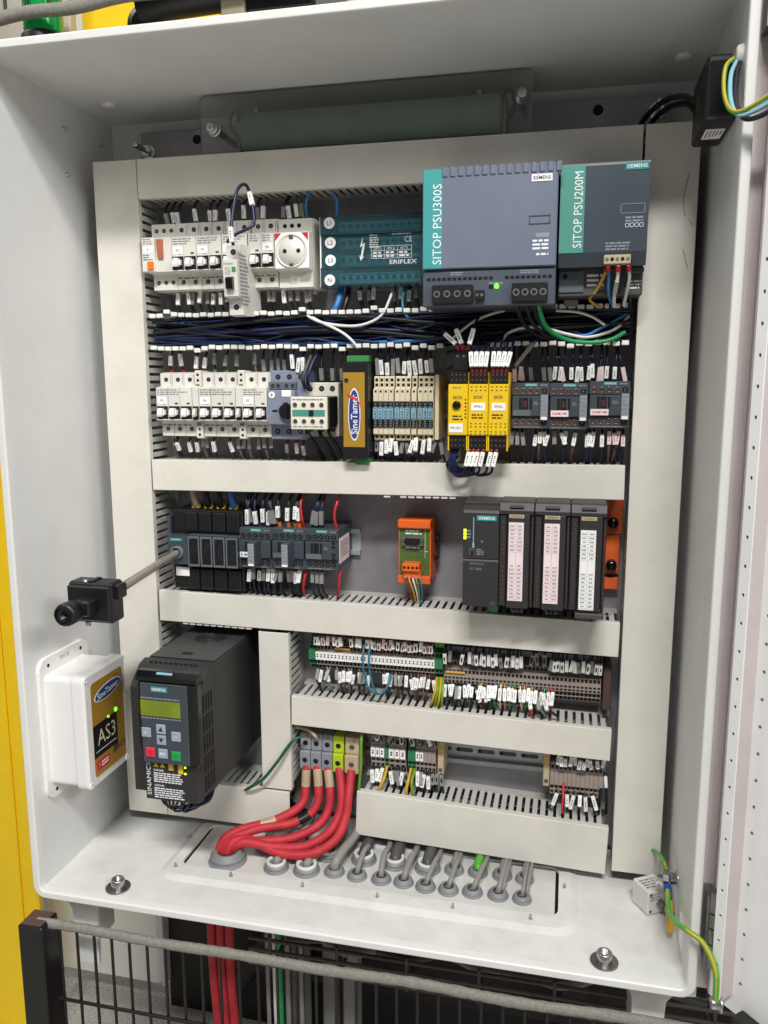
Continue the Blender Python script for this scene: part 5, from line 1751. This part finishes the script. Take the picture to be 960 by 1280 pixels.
# small supply inputs
wire('green-yellow wire at the input of the small power supply', [(266, -150, 255), (263, -138, 245), (256, -126, 232), (250, -118, 224), (262, -110, 216)], 1.6, 'w_yellow', None, 'ferr_red')
wire('blue wire at the input of the small power supply', [(266.6, -151, 255), (268, -142, 244), (269, -132, 228), (274, -118, 218)], 1.7, 'w_blue', None, 'ferr_red')
wire('white wire at the input of the small power supply', [(277, -151, 255), (277, -144, 243), (275, -134, 226), (276, -118, 216)], 1.9, 'w_white', [24], 'ferr_red', smat='sleeve_grey')
wire('white wire nearest the right duct at the small power supply', [(287, -151, 255), (289, -144, 244), (288, -134, 232), (286, -118, 217)], 1.7, 'w_white', None, 'ferr_red')
drop('dark wire behind the input of the small power supply', 'dark wires behind the small supply input', [272, 282, 292], 246, 216, -108, -90, ('w_black', 'w_navy'), 1.5, 4, None, ('sleeve_grey',), stuff=True)
# row 2 breakers
drop('wire with red ferrule above the second row breakers', 'red ferruled wires above the second row', [-277, -260, -240, -231, -160], 146, 180, -66, -62, ('w_grey', 'w_black'), 1.4, 7, 'ferr_red', SW)
drop('wire with green ferrule above the second row breakers', 'green ferruled wires above the second row', [-217, -200, -185], 146, 180, -66, -62, ('w_black',), 1.4, 7, 'ferr_green', ('sleeve', 'sleeve_grey'))
drop('black wire above the right hand second row breakers', 'black wires above the second row', [-148, -138, -128, -120], 146, 180, -66, -62, ('w_black', 'w_navy'), 1.5, 7, None, ('sleeve_grey',), stuff=True)
drop('wire with bright white marker above the motor switch', 'white marked wires above the motor switch', [-104, -98.5, -93], 140, 180, -78, -64, ('w_navy',), 1.4, 8, 'ferr_red', ('sleeve',), sl=18)
drop('wire below the second row breakers with red ferrule', 'red ferruled wires below the second row', [-270, -254, -243], 68, 38, -66, -62, ('w_black',), 1.4, 8, 'ferr_red', ('sleeve',), sl=14)
drop('wire below the second row breakers with green ferrule', 'green ferruled wires below the second row', [-218, -198], 68, 38, -66, -62, ('w_black',), 1.4, 8, 'ferr_green', ('sleeve',), sl=14)
drop('dark wire below the second row breakers', 'dark wires below the second row', [-276, -236, -230, -186, -176, -170, -158, -150, -140], 68, 38, -66, -62, ('w_black', 'w_grey'), 1.5, 7, None, ('sleeve_grey',), sl=14, stuff=True)
drop('dark red wire below the motor switch', 'wires below the motor switch', [-118, -108, -98], 66, 38, -66, -62, ('w_brown',), 1.6, 8, 'ferr_red', ('sleeve_pink', 'sleeve_grey'), sl=14)
for k, x in enumerate((-92, -86)):
    wire('thick black wire entering the cream contactor from above, %s' % ('left', 'right')[k], [(x + 2, -80, 128), (x + 4, -96, 140), (x + 10, -86, 164), (x + 12 + 8 * k, -66, 182)], 2.4, ('cable_dark', 'w_navy')[k])
drop('black wire above the cream contactor', 'black wires above the cream contactor', [-70, -56, -44, -38], 134, 182, -72, -64, ('w_black',), 1.7, 6, None, ('sleeve_grey',), sfrac=None, stuff=True)
for k, x in enumerate((-84, -68, -56)):
    wire('thick black cable leaving the cream contactor downward, %s of three' % ('left', 'middle', 'right')[k], [(x - 4, -82, 84), (x, -92, 72), (x + 8, -84, 56), (x + 12, -66, 38)], 3.0 - .4 * k, 'w_black', [14] if k == 0 else None, smat='sleeve_grey')
# relays
xs_r = [2.5, 8.9, 15.2, 21.6, 29.4, 35.7, 42, 49.8, 57.5, 63.9, 70.2]
drop('navy wire with tall white marker above the slim relays', 'marked wires above the slim relays', xs_r, 140, 180, -76, -64, ('w_navy', 'w_black'), 1.4, 6, None, ('sleeve', 'sleeve', 'sleeve', 'sleeve_grey'), jit=3, sl=18, sw=4.8, spread=-.04)
drop('navy wire with white marker below the slim relays', 'marked wires below the slim relays', [8, 15, 20, 25.5, 47, 52, 60, 69], 68, 39, -80, -62, ('w_navy',), 1.4, 10, None, ('sleeve',), jit=3, sl=17, sw=4.8)
drop('dark wire below the slim relays', 'dark wires below the slim relays', [2, 33, 38, 44, 74, 80], 66, 39, -74, -62, ('w_black', 'w_navy'), 1.6, 6, None, ('sleeve_grey',), jit=4, sl=15, stuff=True)
# safety modules: wires fan up and over, and loop out below across the duct cover
for i in range(3):
    for q in range(4 if i else 3):
        x = 108 + i * 23 - 7 + q * 4.7 + (2 if not i else 0)
        tilt = (q - 1.5) * 1.2 + (i - 1) * 2.4
        if i == 0:
            dx = (-22, -12, 9)[q]
            pts = [(x + 4, -122, 172), (x + 6 + dx * .2, -128, 178), (x + 6 + dx * .8, -122, 190 + q * 5), (x + 6 + dx, -104, 200 + q * 4), (x + 12, -92, 205)]
            wire('fanned wire with white marker and red ferrule above the knobbed safety module', pts, 1.4, 'w_navy', [18], 'ferr_red', 'fanned wires above the knobbed safety module', sl=18, sw=5)
        else:
            pts = [(x, -124, 145), (x + tilt * .4, -129, 154), (x + tilt * 1.3, -124, 170), (x + tilt * 1.8, -106, 184), (x + tilt, -88, 192)]
            wire('dark blue wire with white marker and red ferrule above the %s safety module' % ('', 'middle', 'right')[i], pts, 1.4, 'w_navy', [17], 'ferr_red', 'marked wires above safety module %d' % i, sl=17, sw=5)
for i, xs in ((1, (122, 127, 132, 138)), (2, (147, 153))):
    for q, x in enumerate(xs):
        d = (8 - q * 3, -2 - q * 2)[i - 1]
        pts = [(x, -122, 62), (x - 1, -127, 54), (x - 4, -128, 40), (x - 8, -122, 31), (x - 20 - q * 4, -114, 29 - q), (x - 30 - q * 3, -102, 38), (x - 28 - q * 3, -76, 46)]
        wire('dark blue wire looping out below the %s safety module over the duct cover' % ('', 'middle', 'right')[i], pts, 1.5, 'w_navy' if q % 2 == 0 else 'w_black', [16], 'ferr_red', 'looping wires below safety module %d' % i, sl=17, sw=5)
for k in range(4):
    wire('dark blue wire looping below the knobbed safety module', [(100 + k * 3, -116, 62), (98 + k * 2, -120, 46), (100 + k * 3, -116, 32 + k * 1.5), (112 + k * 3, -110, 30 + k * 2), (122 + k * 4, -98, 40), (120 + k * 3, -74, 44)], 1.5, 'w_navy', None, None, 'loops below the knobbed safety module')
wire('black wire loop left of the black extension plug', [(104, -110, 172), (92, -116, 168), (86, -118, 158), (92, -114, 150), (100, -104, 156), (104, -96, 176)], 1.7, 'w_black')
# contactors row 2
drop('navy wire with white marker above the dark contactors', 'marked wires above the dark contactors', [213, 220, 233, 239, 245, 252, 258, 272, 282], 133, 178, -78, -62, ('w_navy',), 1.5, 6, None, ('sleeve',), jit=6, sl=16, sw=4.6)
drop('navy wire with dull marker above the dark contactors', 'dull marked wires above the dark contactors', [169, 174, 179, 188, 204, 210, 226, 264, 268, 294], 133, 178, -78, -62, ('w_navy', 'w_black'), 1.5, 6, None, ('sleeve_grey', 'sleeve_pink'), jit=6, sl=16, sw=4.6, stuff=True)
drop('navy wire with white marker below the dark contactors', 'marked wires below the dark contactors', [194, 199, 204, 209, 223, 230, 241, 252, 256, 261, 270], 81, 39, -78, -62, ('w_navy', 'w_navy', 'w_brown'), 1.5, 6, None, ('sleeve',), jit=6, sl=16, sw=4.6)
drop('pink marked wire below the right hand dark contactor', 'pink marked wires below the dark contactors', [278, 284, 289, 293], 83, 39, -78, -62, ('w_navy', 'w_brown'), 1.5, 6, None, ('sleeve_pink', 'sleeve'), jit=4, sl=16, sw=4.6)
drop('grey marked wire beside the yellow modules and contactors', 'grey marked wires beside the contactors', [167, 172, 178, 216], 81, 39, -78, -62, ('w_black',), 1.5, 6, None, ('sleeve_grey',), jit=5, sl=16, stuff=True)
for k in range(4):
    wire('bundled grey marked wire slanting between yellow modules and contactors, above', [(168 + k * 3, -92, 150 + k * 4), (176 + k * 3, -98, 162 + k * 4), (186 + k * 2, -92, 172 + k * 3), (190, -78, 184)], 1.5, 'w_grey', [14], None, 'slanting wires by the yellow modules', smat='sleeve_grey', sl=18)
# row 3
for k, x in enumerate((-252, -234, -216, -198)):
    w_ = wire('%s cable with yellow end sleeve feeding the disconnect switch' % ('tan wrapped', 'black', 'thick black', 'blue')[k], [(x, -62, -32), (x + 1, -70, -22), (x - 1, -70, -8), (x - 4, -60, 4)], 4.2, ('tape_tan', 'w_black', 'w_black', 'w_blue')[k], None, 'ferr_yellow', name='cable', cat='cable')
drop('black wire with white marker above the third row contactors', 'marked wires above the third row contactors', [-172, -160, -151, -144], -50, -4, -80, -64, ('w_black', 'w_navy'), 1.6, 6, None, ('sleeve',), jit=5, sl=18, sw=5)
drop('black wire with orange ferrule above the middle third row contactor', 'orange ferruled wires in the third row', [-128, -116, -107, -102], -49, -4, -80, -64, ('w_black',), 1.7, 6, ('w_orange',), ('sleeve',), jit=5, sl=18, sw=5)
drop('black wire with grey marker above the right third row contactor', 'grey marked wires in the third row', [-166, -139, -133, -84, -78, -72], -48, -4, -80, -64, ('w_black', 'w_navy'), 1.7, 6, None, ('sleeve_grey',), jit=5, sl=18, sw=5, stuff=True)
wire('red wire between middle and right third row contactors', [(-96, -80, -48), (-96, -86, -36), (-98, -84, -16), (-94, -66, -2)], 1.8, 'w_red')
wire('red wire dropping past the right flank of the third row contactors', [(-48, -66, -2), (-50, -82, -14), (-53, -86, -30), (-52, -80, -50)], 1.8, 'w_red')
wire('red wire below the paper-labelled contactor', [(-48, -76, -100), (-48, -84, -112), (-50, -80, -128), (-56, -66, -146)], 1.8, 'w_red')
wire('red wire slanting below the middle third row contactor', [(-92, -80, -102), (-94, -86, -114), (-98, -80, -130), (-102, -64, -146)], 1.8, 'w_red')
drop('black wire with white marker below the third row contactors', 'marked wires below the third row', [-170, -156, -144, -138, -107, -100], -102, -146, -80, -64, ('w_black', 'w_navy'), 1.7, 6, None, ('sleeve',), jit=5, sl=17, sw=5)
drop('black wire below the third row contactors', 'dark wires below the third row', [-166, -150, -132, -126, -118, -112, -84, -78, -72], -102, -146, -80, -64, ('w_black', 'w_black', 'w_navy'), 1.8, 6, None, ('sleeve_grey',), jit=5, sl=15, stuff=True)
# D-socket module leads
for k, (m_, x) in enumerate((('w_brown', 36), ('w_yellow', 41), ('w_white', 46), ('w_gy', 50), ('w_blue', 55))):
    wire('thin %s lead under the orange module' % ('brown', 'yellow', 'white', 'green', 'blue')[k], [(x, -78, -104), (x + 3, -84, -112), (x + 8 - k, -78, -128), (x + 10 - k * 2, -66, -146)], 1.0, m_, None, 'sleeve_grey')
# controller module bundles
for i in range(3):
    mb = MB()
    rr = random.Random(i)
    xc_ = 180 + i * 39.6
    for q in range(16):
        a = rr.uniform(-9, 9)
        mb.tube(spline([(a, -110 + rr.uniform(-8, 8), 0), (a * .9, -118 + rr.uniform(-6, 6), -8), (a * .7, -104, -16), (a * .6, -80, -22), (a * .5, -60, -24)], 4), 1.2, 5, 0 if rr.random() < .7 else 1)
    o = mb.build('wire_bundle', ['w_navy', 'w_black'], None, (xc_, 0, -121 if i < 2 else -127))
    tag(kind(o, 'stuff'), 'navy wire bundle below the %s label strip module' % ('first pink', 'second pink', 'white'), 'wires') if False else tag(kind(o, 'stuff'), 'navy wire bundle below the ' + ('first pink', 'second pink', 'white')[i] + ' label strip module', 'wires')
tag(MB().box(-6, 6, -100, -60, -6, 2, 0, 1.5).build('green_plug', 'green_plug', None, (150, 0, -134)), 'small green plug under the dark controller', 'plug')
# long terminal row
XA = [-82.5 + i * 4.98 for i in range(32)]
drop('dark wire with marker above the left half of the long terminal row', 'marked wires above the left terminals', [x for i, x in enumerate(XA) if i not in (4, 8, 9, 13)], -208, -186, -73, -68, ('w_black', 'w_brown'), 1.2, 9, None, ('sleeve', 'sleeve', 'sleeve', 'sleeve_pink'), jit=3, sl=13, sw=4.2, stuff=True)
drop('dark wire with white marker below the left half of the long terminal row', 'marked wires below the left terminals', [x for i, x in enumerate(XA) if i not in (4, 15, 16, 17)], -240, -280, -64, -58, ('w_black', 'w_black', 'w_grey', 'w_brown'), 1.3, 12, None, ('sleeve', 'sleeve', 'sleeve', 'sleeve_grey'), jit=7, sl=15, sw=4.3)
for k in range(2):
    wire('blue wire looping down over the white terminal markers, %s' % ('left', 'right')[k], [(-17 + k * 8, -76, -198), (-17 + k * 8, -86, -212), (-15 + k * 8, -90, -232), (-8 + k * 7, -92, -254), (4 + k * 2, -90, -262), (14, -84, -254), (16 + k * 3, -74, -240)], 1.3, 'w_teal')
for k, x in enumerate((76, 79, 82, 85)):
    wire('green-yellow wire below the green terminals in the row middle', [(x, -64, -243), (x + 1, -78, -252), (x - 2 + k, -82, -266), (x - 8 + 2 * k, -72, -282)], 1.6, 'w_gy' if k % 2 else 'w_yellow', None, None, 'green-yellow wires in the terminal row')
    wire('green wire above the green terminals in the row middle', [(x, -64, -201), (x, -72, -194), (x - 2, -62, -186)], 1.5, 'w_gy', None, None, 'green wires above the middle terminals')
XB = [88.5 + i * 5.02 for i in range(39)]
drop('dark wire with white marker above the right half of the long terminal row', 'marked wires above the right terminals', [x for i, x in enumerate(XB) if i not in (2, 3, 5, 20, 21, 22, 23, 24, 25)], -222, -188, -68, -60, ('w_black', 'w_navy'), 1.2, 9, None, ('sleeve', 'sleeve', 'sleeve', 'sleeve_grey'), jit=3, sl=16, sw=4.3, stuff=True)
drop('dark wire with white marker below the right half of the long terminal row', 'dark marked wires below the right terminals', XB[0:12], -246, -284, -68, -58, ('w_black',), 1.3, 14, None, ('sleeve', 'sleeve', 'sleeve_grey'), jit=7, sl=16, sw=4.4)
drop('coloured lead with white marker below the right half of the long terminal row', 'coloured marked leads below the right terminals', XB[9:28], -244, -282, -68, -58, ('w_red', 'w_brown', 'w_yellow', 'w_white', 'w_green', 'w_black', 'w_grey', 'w_gy'), 1.0, 14, None, ('sleeve',), jit=3, sl=17, sw=4.5)
for k, x in enumerate((195, 205, 214)):
    wire('stray %s wire bending below the right terminals' % ('red', 'grey', 'black')[k], [(x, -70, -252), (x + 2, -84, -262), (x + 4 + 6 * k, -82, -274), (x - 2 + 10 * k, -66, -284)], 1.5, ('w_red', 'w_grey', 'w_black')[k], [14], smat=('sleeve', 'sleeve_grey', 'sleeve')[k], sl=18)
drop('loose grey marked wire above the gap in the right terminals', 'grey marked wires above the right terminals', [195, 204, 213], -218, -188, -62, -52, ('w_black',), 1.4, 10, None, ('sleeve_grey',), jit=8, sl=18, stuff=True)
# bottom row
drop('black wire with white marker below the lower left terminal group', 'marked wires below the lower left terminals', [-9, -2, 5, 17, 25, 33, 53, 58, 63, 68], -372, -408, -66, -58, ('w_black',), 1.9, 12, None, ('sleeve', 'sleeve', 'sleeve_grey'), jit=6, sl=17, sw=5)
drop('black wire beside the marked ones below the lower left terminals', 'black wires below the lower left terminals', [20, 29, 37, 73, 78, 83], -372, -408, -64, -58, ('w_black',), 2.0, 8, None, ('sleeve_grey',), jit=5, sl=15, stuff=True)
drop('grey marked wire above the lower left terminal group', 'grey marked wires above the lower left terminals', [-8, -1, 6, 14, 22, 31, 48, 56, 64, 72, 78], -336, -314, -70, -62, ('w_black',), 1.6, 9, None, ('sleeve_grey', 'sleeve_grey', 'sleeve'), jit=8, sl=15, stuff=True)
for k, (x, m_) in enumerate(((10.5, 'w_yellow'), (43, 'w_yellow'), (48, 'w_gy'))):
    wire('yellow-green wire bending from %s green lower terminal' % ('the single', 'the first paired', 'the second paired')[k], [(x, -66, -372), (x - 1, -82, -382), (x - 7 + 4 * k, -84, -396), (x - 8 + 6 * k, -70, -410)], 2.0, m_)
wire('green-yellow wire running down right of the tan feed terminal', [(-22, -70, -318), (-20, -86, -330), (-19, -92, -360), (-22, -90, -390), (-24, -86, -412), (-22, -70, -430)], 1.9, 'w_gy')
drop('dark wire with white marker above the small lower right terminal group', 'marked wires above the lower right terminals', [226.5 + i * 5.4 for i in range(1, 12)], -346, -320, -70, -62, ('w_black', 'w_navy'), 1.3, 9, None, ('sleeve',), jit=3, sl=13, sw=4.4)
drop('dark wire with white marker below the small lower right terminal group', 'marked wires below the lower right terminals', [232, 246, 255, 262, 268, 278], -380, -408, -66, -58, ('w_black',), 1.6, 12, None, ('sleeve', 'sleeve', 'sleeve_grey'), jit=7, sl=16, sw=4.6)
wire('red wire hanging from the small lower right terminal group', [(241, -66, -366), (241, -82, -382), (240, -84, -398), (244, -68, -412)], 1.5, 'w_red')
drop('black wire at the right end of the small lower right terminal group', 'black wires at the lower right', [288, 292], -352, -410, -60, -56, ('w_black',), 2, 12, None, ('sleeve_grey',), jit=4)
# green wire from drive to feed terminals, wires under the drive
wire('dark green wire crossing from the motor drive to the feed terminals', [(-180, -98, -412), (-168, -104, -402), (-150, -106, -388), (-130, -104, -362), (-112, -96, -336), (-98, -84, -330)], 2.2, 'w_dkgreen')
wire('tan wire behind the top of the grey feed terminals', [(-112, -80, -322), (-96, -78, -326), (-84, -82, -332), (-86, -74, -340)], 2.2, 'tape_tan')
for k in range(9):
    a = k * 5.4
    wire('navy or black wire of the bunch looping under the motor drive', [(-244 + a, -212, -360), (-244 + a + 3, -214, -368 - (k % 3) * 3), (-236 + a * .6, -210, -380 - (k % 4) * 2), (-216 + a * .4, -204, -384 + (k % 3) * 2), (-204 + a * .4, -194, -376), (-196 + a * .3, -186, -362)], 1.5, 'w_navy' if k % 3 else 'w_black', None, None, 'wires looping under the motor drive')

# the dull or half hidden wires nobody could pick apart: one object
mb = MB()
tm = ['w_black', 'w_navy', 'w_grey', 'w_brown', 'sleeve', 'sleeve_grey', 'sleeve_pink']
for ps, r, m, sm, sl, sw, at_ in TANGLE:
    mb.tube(ps, r, 6, tm.index(m) if m in tm else 0)
    acc = 0
    a = b = None
    for p, q in zip(ps, ps[1:]):
        l = (q - p).length
        if a is None and acc + l >= at_ - sl * .5: a = p.lerp(q, max(0, (at_ - sl * .5 - acc)) / l)
        if b is None and acc + l >= at_ + sl * .5: b = p.lerp(q, (at_ + sl * .5 - acc) / l)
        acc += l
    a = a or ps[0]
    b = b or ps[-1]
    t_ = (b - a).normalized()
    f = Vector((0, -1, 0))
    f = (f - t_ * f.dot(t_)).normalized()
    rt = f.cross(t_).normalized()
    vs = [p + rt * (sx * sw / 2) + f * ((.75 if sf > 0 else -.4) * sw) for p in (a, b) for sx, sf in ((-1, -1), (1, -1), (1, 1), (-1, 1))]
    mb.add(vs, [(0, 1, 2, 3), (4, 5, 6, 7), (0, 1, 5, 4), (1, 2, 6, 5), (2, 3, 7, 6), (3, 0, 4, 7)], tm.index(sm))
o = kind(mb.build('wire_tangle', tm), 'stuff')
tag(o, 'dull and half hidden marked wires crowded behind the clear ones', 'wires')

# ================================================================== AROUND THE CABINET
t = thing('yellow_column', 'tall yellow painted machine column left of the cabinet', 'column', (-740, 0, -1000))
MB().box(-160, 146, 0, 14, 0, 2400, 0, 3).build('column_face', 'yellow_paint', t)
MB().box(-160, 118, -5, -.2, 0, 2400, 0, 2).build('column_fold', 'yellow_paint', t)
t = thing('white_machine_panel', 'white machine panel behind the fence at lower left', 'panel', (-520, 150, -1000))
MB().box(-160, 68, -20, 20, 55, 560, 0, 6).build('panel', 'white_panel', t)
MB().box(68, 74, -20, 240, 55, 560, 0, 2).build('return_edge', 'cab_paint', t)
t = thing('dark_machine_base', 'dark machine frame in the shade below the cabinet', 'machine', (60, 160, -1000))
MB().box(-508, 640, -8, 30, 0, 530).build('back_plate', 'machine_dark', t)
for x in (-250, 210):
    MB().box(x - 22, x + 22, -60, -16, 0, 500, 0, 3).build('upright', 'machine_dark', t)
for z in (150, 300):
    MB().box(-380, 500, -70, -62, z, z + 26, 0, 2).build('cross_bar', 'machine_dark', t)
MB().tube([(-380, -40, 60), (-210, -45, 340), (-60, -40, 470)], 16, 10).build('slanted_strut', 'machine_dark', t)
for k, x in enumerate((-78, -48)):
    t = tag(MB().box(-11, 11, -14, 14, 0, 500, 0, 2.5).build('aluminium_post', 'cable_grey', None, (x, -40, -1000)), 'pale metal post below the cabinet, %s of the pair' % ('left', 'right')[k], 'post')
# mounting brackets under the cabinet
for k, x in enumerate((-350, 335)):
    t = thing('mounting_bracket', ('pale steel bracket below the left end of the cabinet', 'pale steel bracket below the right end of the cabinet')[k], 'bracket', (x, -180, -500))
    b = MB()
    s = 1 if k == 0 else -1
    prof = [(-52 * s, 0), (52 * s, 0), (52 * s, -18), (20 * s, -20), (14 * s, -34), (12 * s, -110), (-18 * s, -110), (-22 * s, -34), (-28 * s, -26), (-52 * s, -22)]
    b.prism(prof if s == 1 else list(reversed(prof)), -40, -35, 'y')
    b.box(-19 if s == 1 else -12, -14 if s == 1 else -7, -35, 40, -110, -2)
    b.build('bracket_plate', 'rim_paint', t)
    MB().box(36 * s, 44 * s, -44, -40, -16, -6, 0, 1).build('bracket_clip', 'steel_dull', t)

# black mesh fence with fabric edging, in front and below
t = thing('mesh_fence', 'black wire mesh fence with grey edging strip below the cabinet', 'fence', (-395, -255, -1000))
MB().box(-19, 15, -17, 17, 0, 472, 0, 2).build('post', 'fence_black', t)
MB().box(-16, 12, -14, 14, 472, 472.6).build('post_cap', 'term_dark', t)
bar = MB().cyl((0, 0, 0), 1.9, 462, 'z', 8).mesh('bar', 'fence_black')
for i in range(38):
    put('bar', bar, t, (26 + i * 24, 3, 2))
for z in (164, 364):
    MB().cyl((18, 0, z), 2.2, 930, 'x', 8).build('cross_wire', 'fence_black', t)
mb = MB()
rr = random.Random(3)
prof = [(-3.4, -6), (3.4, -6), (4.6, -3), (4.4, 4), (2, 6.4), (-2, 6.4), (-4.4, 4), (-4.6, -3)]
vs, n_ = [], 130
for i in range(n_):
    k = 1 + rr.uniform(-.07, .07)
    for y, z in prof:
        vs.append((-8 + i * 7.3, y * k + math.sin(i * .13) * .8, 467 + z * k * .85 + math.sin(i * .21) * 1.1))
mb.add(vs, [(i * 8 + q, i * 8 + (q + 1) % 8, (i + 1) * 8 + (q + 1) % 8, (i + 1) * 8 + q) for i in range(n_ - 1) for q in range(8)], 0, True)
mb.add(vs, [list(range(8)), list(range((n_ - 1) * 8, n_ * 8))])
mb.build('edging_strip', 'edging', t)

# second mesh panel seen above the cabinet roof
t = thing('mesh_guard', 'black mesh guard with grey edging above the cabinet roof at top left', 'fence', (-470, 20, 628))
pts = [(-240 + i * 12, 0, 2 + math.sin(i * .5) * 2 + i * .55) for i in range(56)]
MB().tube(pts, 9, 8).build('edging_strip', 'edging', t)
for i in range(11):
    MB().cyl((-220 + i * 34, 4, 4 + i * 1.5), 2.4, 400, 'z', 8).build('bar', 'fence_black', t)
# things above the roof
t = thing('signal_lamp', 'green signal lamp with black base above the cabinet roof', 'signal lamp', (-520, 60, 560))
MB().lathe((0, 0, 0), [(.01, 0), (30, 0), (31, 4), (31, 62), (28, 66), (.01, 66)], 'z', 32).build('base', 'black', t)
mb = MB()
prof = [(26, 66)]
for i in range(20):
    prof += [(27.4, 67 + i * 5), (26, 69.5 + i * 5)]
mb.lathe((0, 0, 0), prof + [(.01, 168)], 'z', 32)
mb.build('lens', 'green_lens', t)
text(t, 'SIEMENS', (4, -31.5, 46), 6, 26, 'print_white')
t = tag(MB().box(-92, 150, 0, 40, -200, 600, 0, 4).build('yellow_panel', 'yellow_paint', None, (-480, 240, 600)), 'yellow machine panel seen above the cabinet roof', 'panel')
t = thing('cable_drag_chain', 'black hose and fittings lying above the cabinet roof', 'hose', (-250, 80, 640))
MB().lathe((-112, 0, -12), [(16, -26), (24, -24), (26, 0), (24, 24), (16, 26)], 'y', 28).build('reel', 'black', t)
MB().tube([(-112, -20, 6), (-60, -24, 12), (0, -20, 16), (60, -18, 24), (120, -10, 30)], 24, 14).build('hose', 'black', t)
MB().box(40, 140, -34, 10, -20, 60, 0, 5).build('clamp', 'black_gloss', t)
MB().box(10, 44, -40, -30, -30, 40, 0, 2).build('grey_strap', 'olive_strap', t)
MB().tube([(-24, -48, 2), (30, -50, 20), (60, -44, 34)], 3.4, 8).build('pull_rod', 'sleeve', t)
t = tag(MB().box(0, 900, 0, 30, -200, 500, 0, 8).build('machine_cover', 'beige_cloth', None, (-110, 200, 640)), 'beige panel above the cabinet roof toward the right', 'panel')
t = tag(MB().box(-8, 8, 0, 20, -200, 400, 0, 3).build('beige_strip', 'beige_cloth', None, (-543, 150, 640)), 'pale strip behind the green signal lamp', 'panel')

# cables hanging below the cabinet
for k in range(3):
    x = -238 + k * 13
    wire('thick red cable hanging below the cabinet, %s' % ('first from the left', 'second from the left', 'third from the left', 'fourth from the left')[k], [(-205 + k * 9, -140, -488), (x + 16, -128, -560), (x + 6, -110, -680), (x + 2, -90, -820), (x, -80, -1000)], 6.4, 'cable_red', None, None, 'red cables below the cabinet', name='cable', cat='cable')
for k, (x, m_, r_) in enumerate(((-158, 'cable_grey', 3), (-148, 'w_white', 2.6), (-140, 'w_green', 4.6), (-128, 'cable_grey', 4), (-118, 'cable_dark', 4.4), (-108, 'cable_grey', 4), (-99, 'cable_dark', 5))):
    wire('%s cable hanging straight below the cabinet' % ('thin grey', 'white', 'green', 'second grey', 'dark grey', 'third grey', 'darkest')[k], [(x + 10, -110, -488), (x + 4, -100, -600), (x, -90, -760), (x, -80, -1000)], r_, m_, None, None, 'cables below the cabinet', name='cable', cat='cable')
# wire cable tray with slack cables
t = thing('wire_cable_tray', 'brownish wire cable tray running below the cabinet', 'cable tray', (100, -110, -612))
for y, z in ((-40, 20), (-40, 4), (-40, -16), (30, -20), (30, 18)):
    MB().cyl((-260, y, z), 2.6, 700, 'x', 8).build('long_wire', 'tray_rust', t)
for i in range(8):
    x = -230 + i * 92
    MB().tube([(x, -40, 26), (x, -40, -20), (x, 30, -24), (x, 30, 24)], 2.6, 8).build('cross_wire', 'tray_rust', t)
for k in range(6):
    rr = random.Random(k)
    wire('dark slack cable lying in the wire tray below the cabinet', [(-120 + q * 90, -100 + rr.uniform(-25, 25), -612 + rr.uniform(-4, 16)) for q in range(7)], rr.uniform(4, 7), rr.choice(('cable_dark', 'black', 'cable_grey')), None, None, 'slack cables in the tray', name='cable', cat='cable')
# white door foot bracket
t = tag(MB().box(-7, 7, -50, 10, -3, 3, 0, 1).build('door_stay', 'label_white', None, (392, -300, -520), (0, 0, rad(-20))), 'white slotted stay at the foot of the cabinet door', 'door stay')
t = tag(MB().box(-400, 0, 0, 30, -300, 900, 0, 4).build('bright_backdrop', 'white_panel', None, (-610, 420, 640)), 'added white panel standing for the bright hall behind the green signal lamp', 'backdrop')  # added panel, imitates the bright hall background
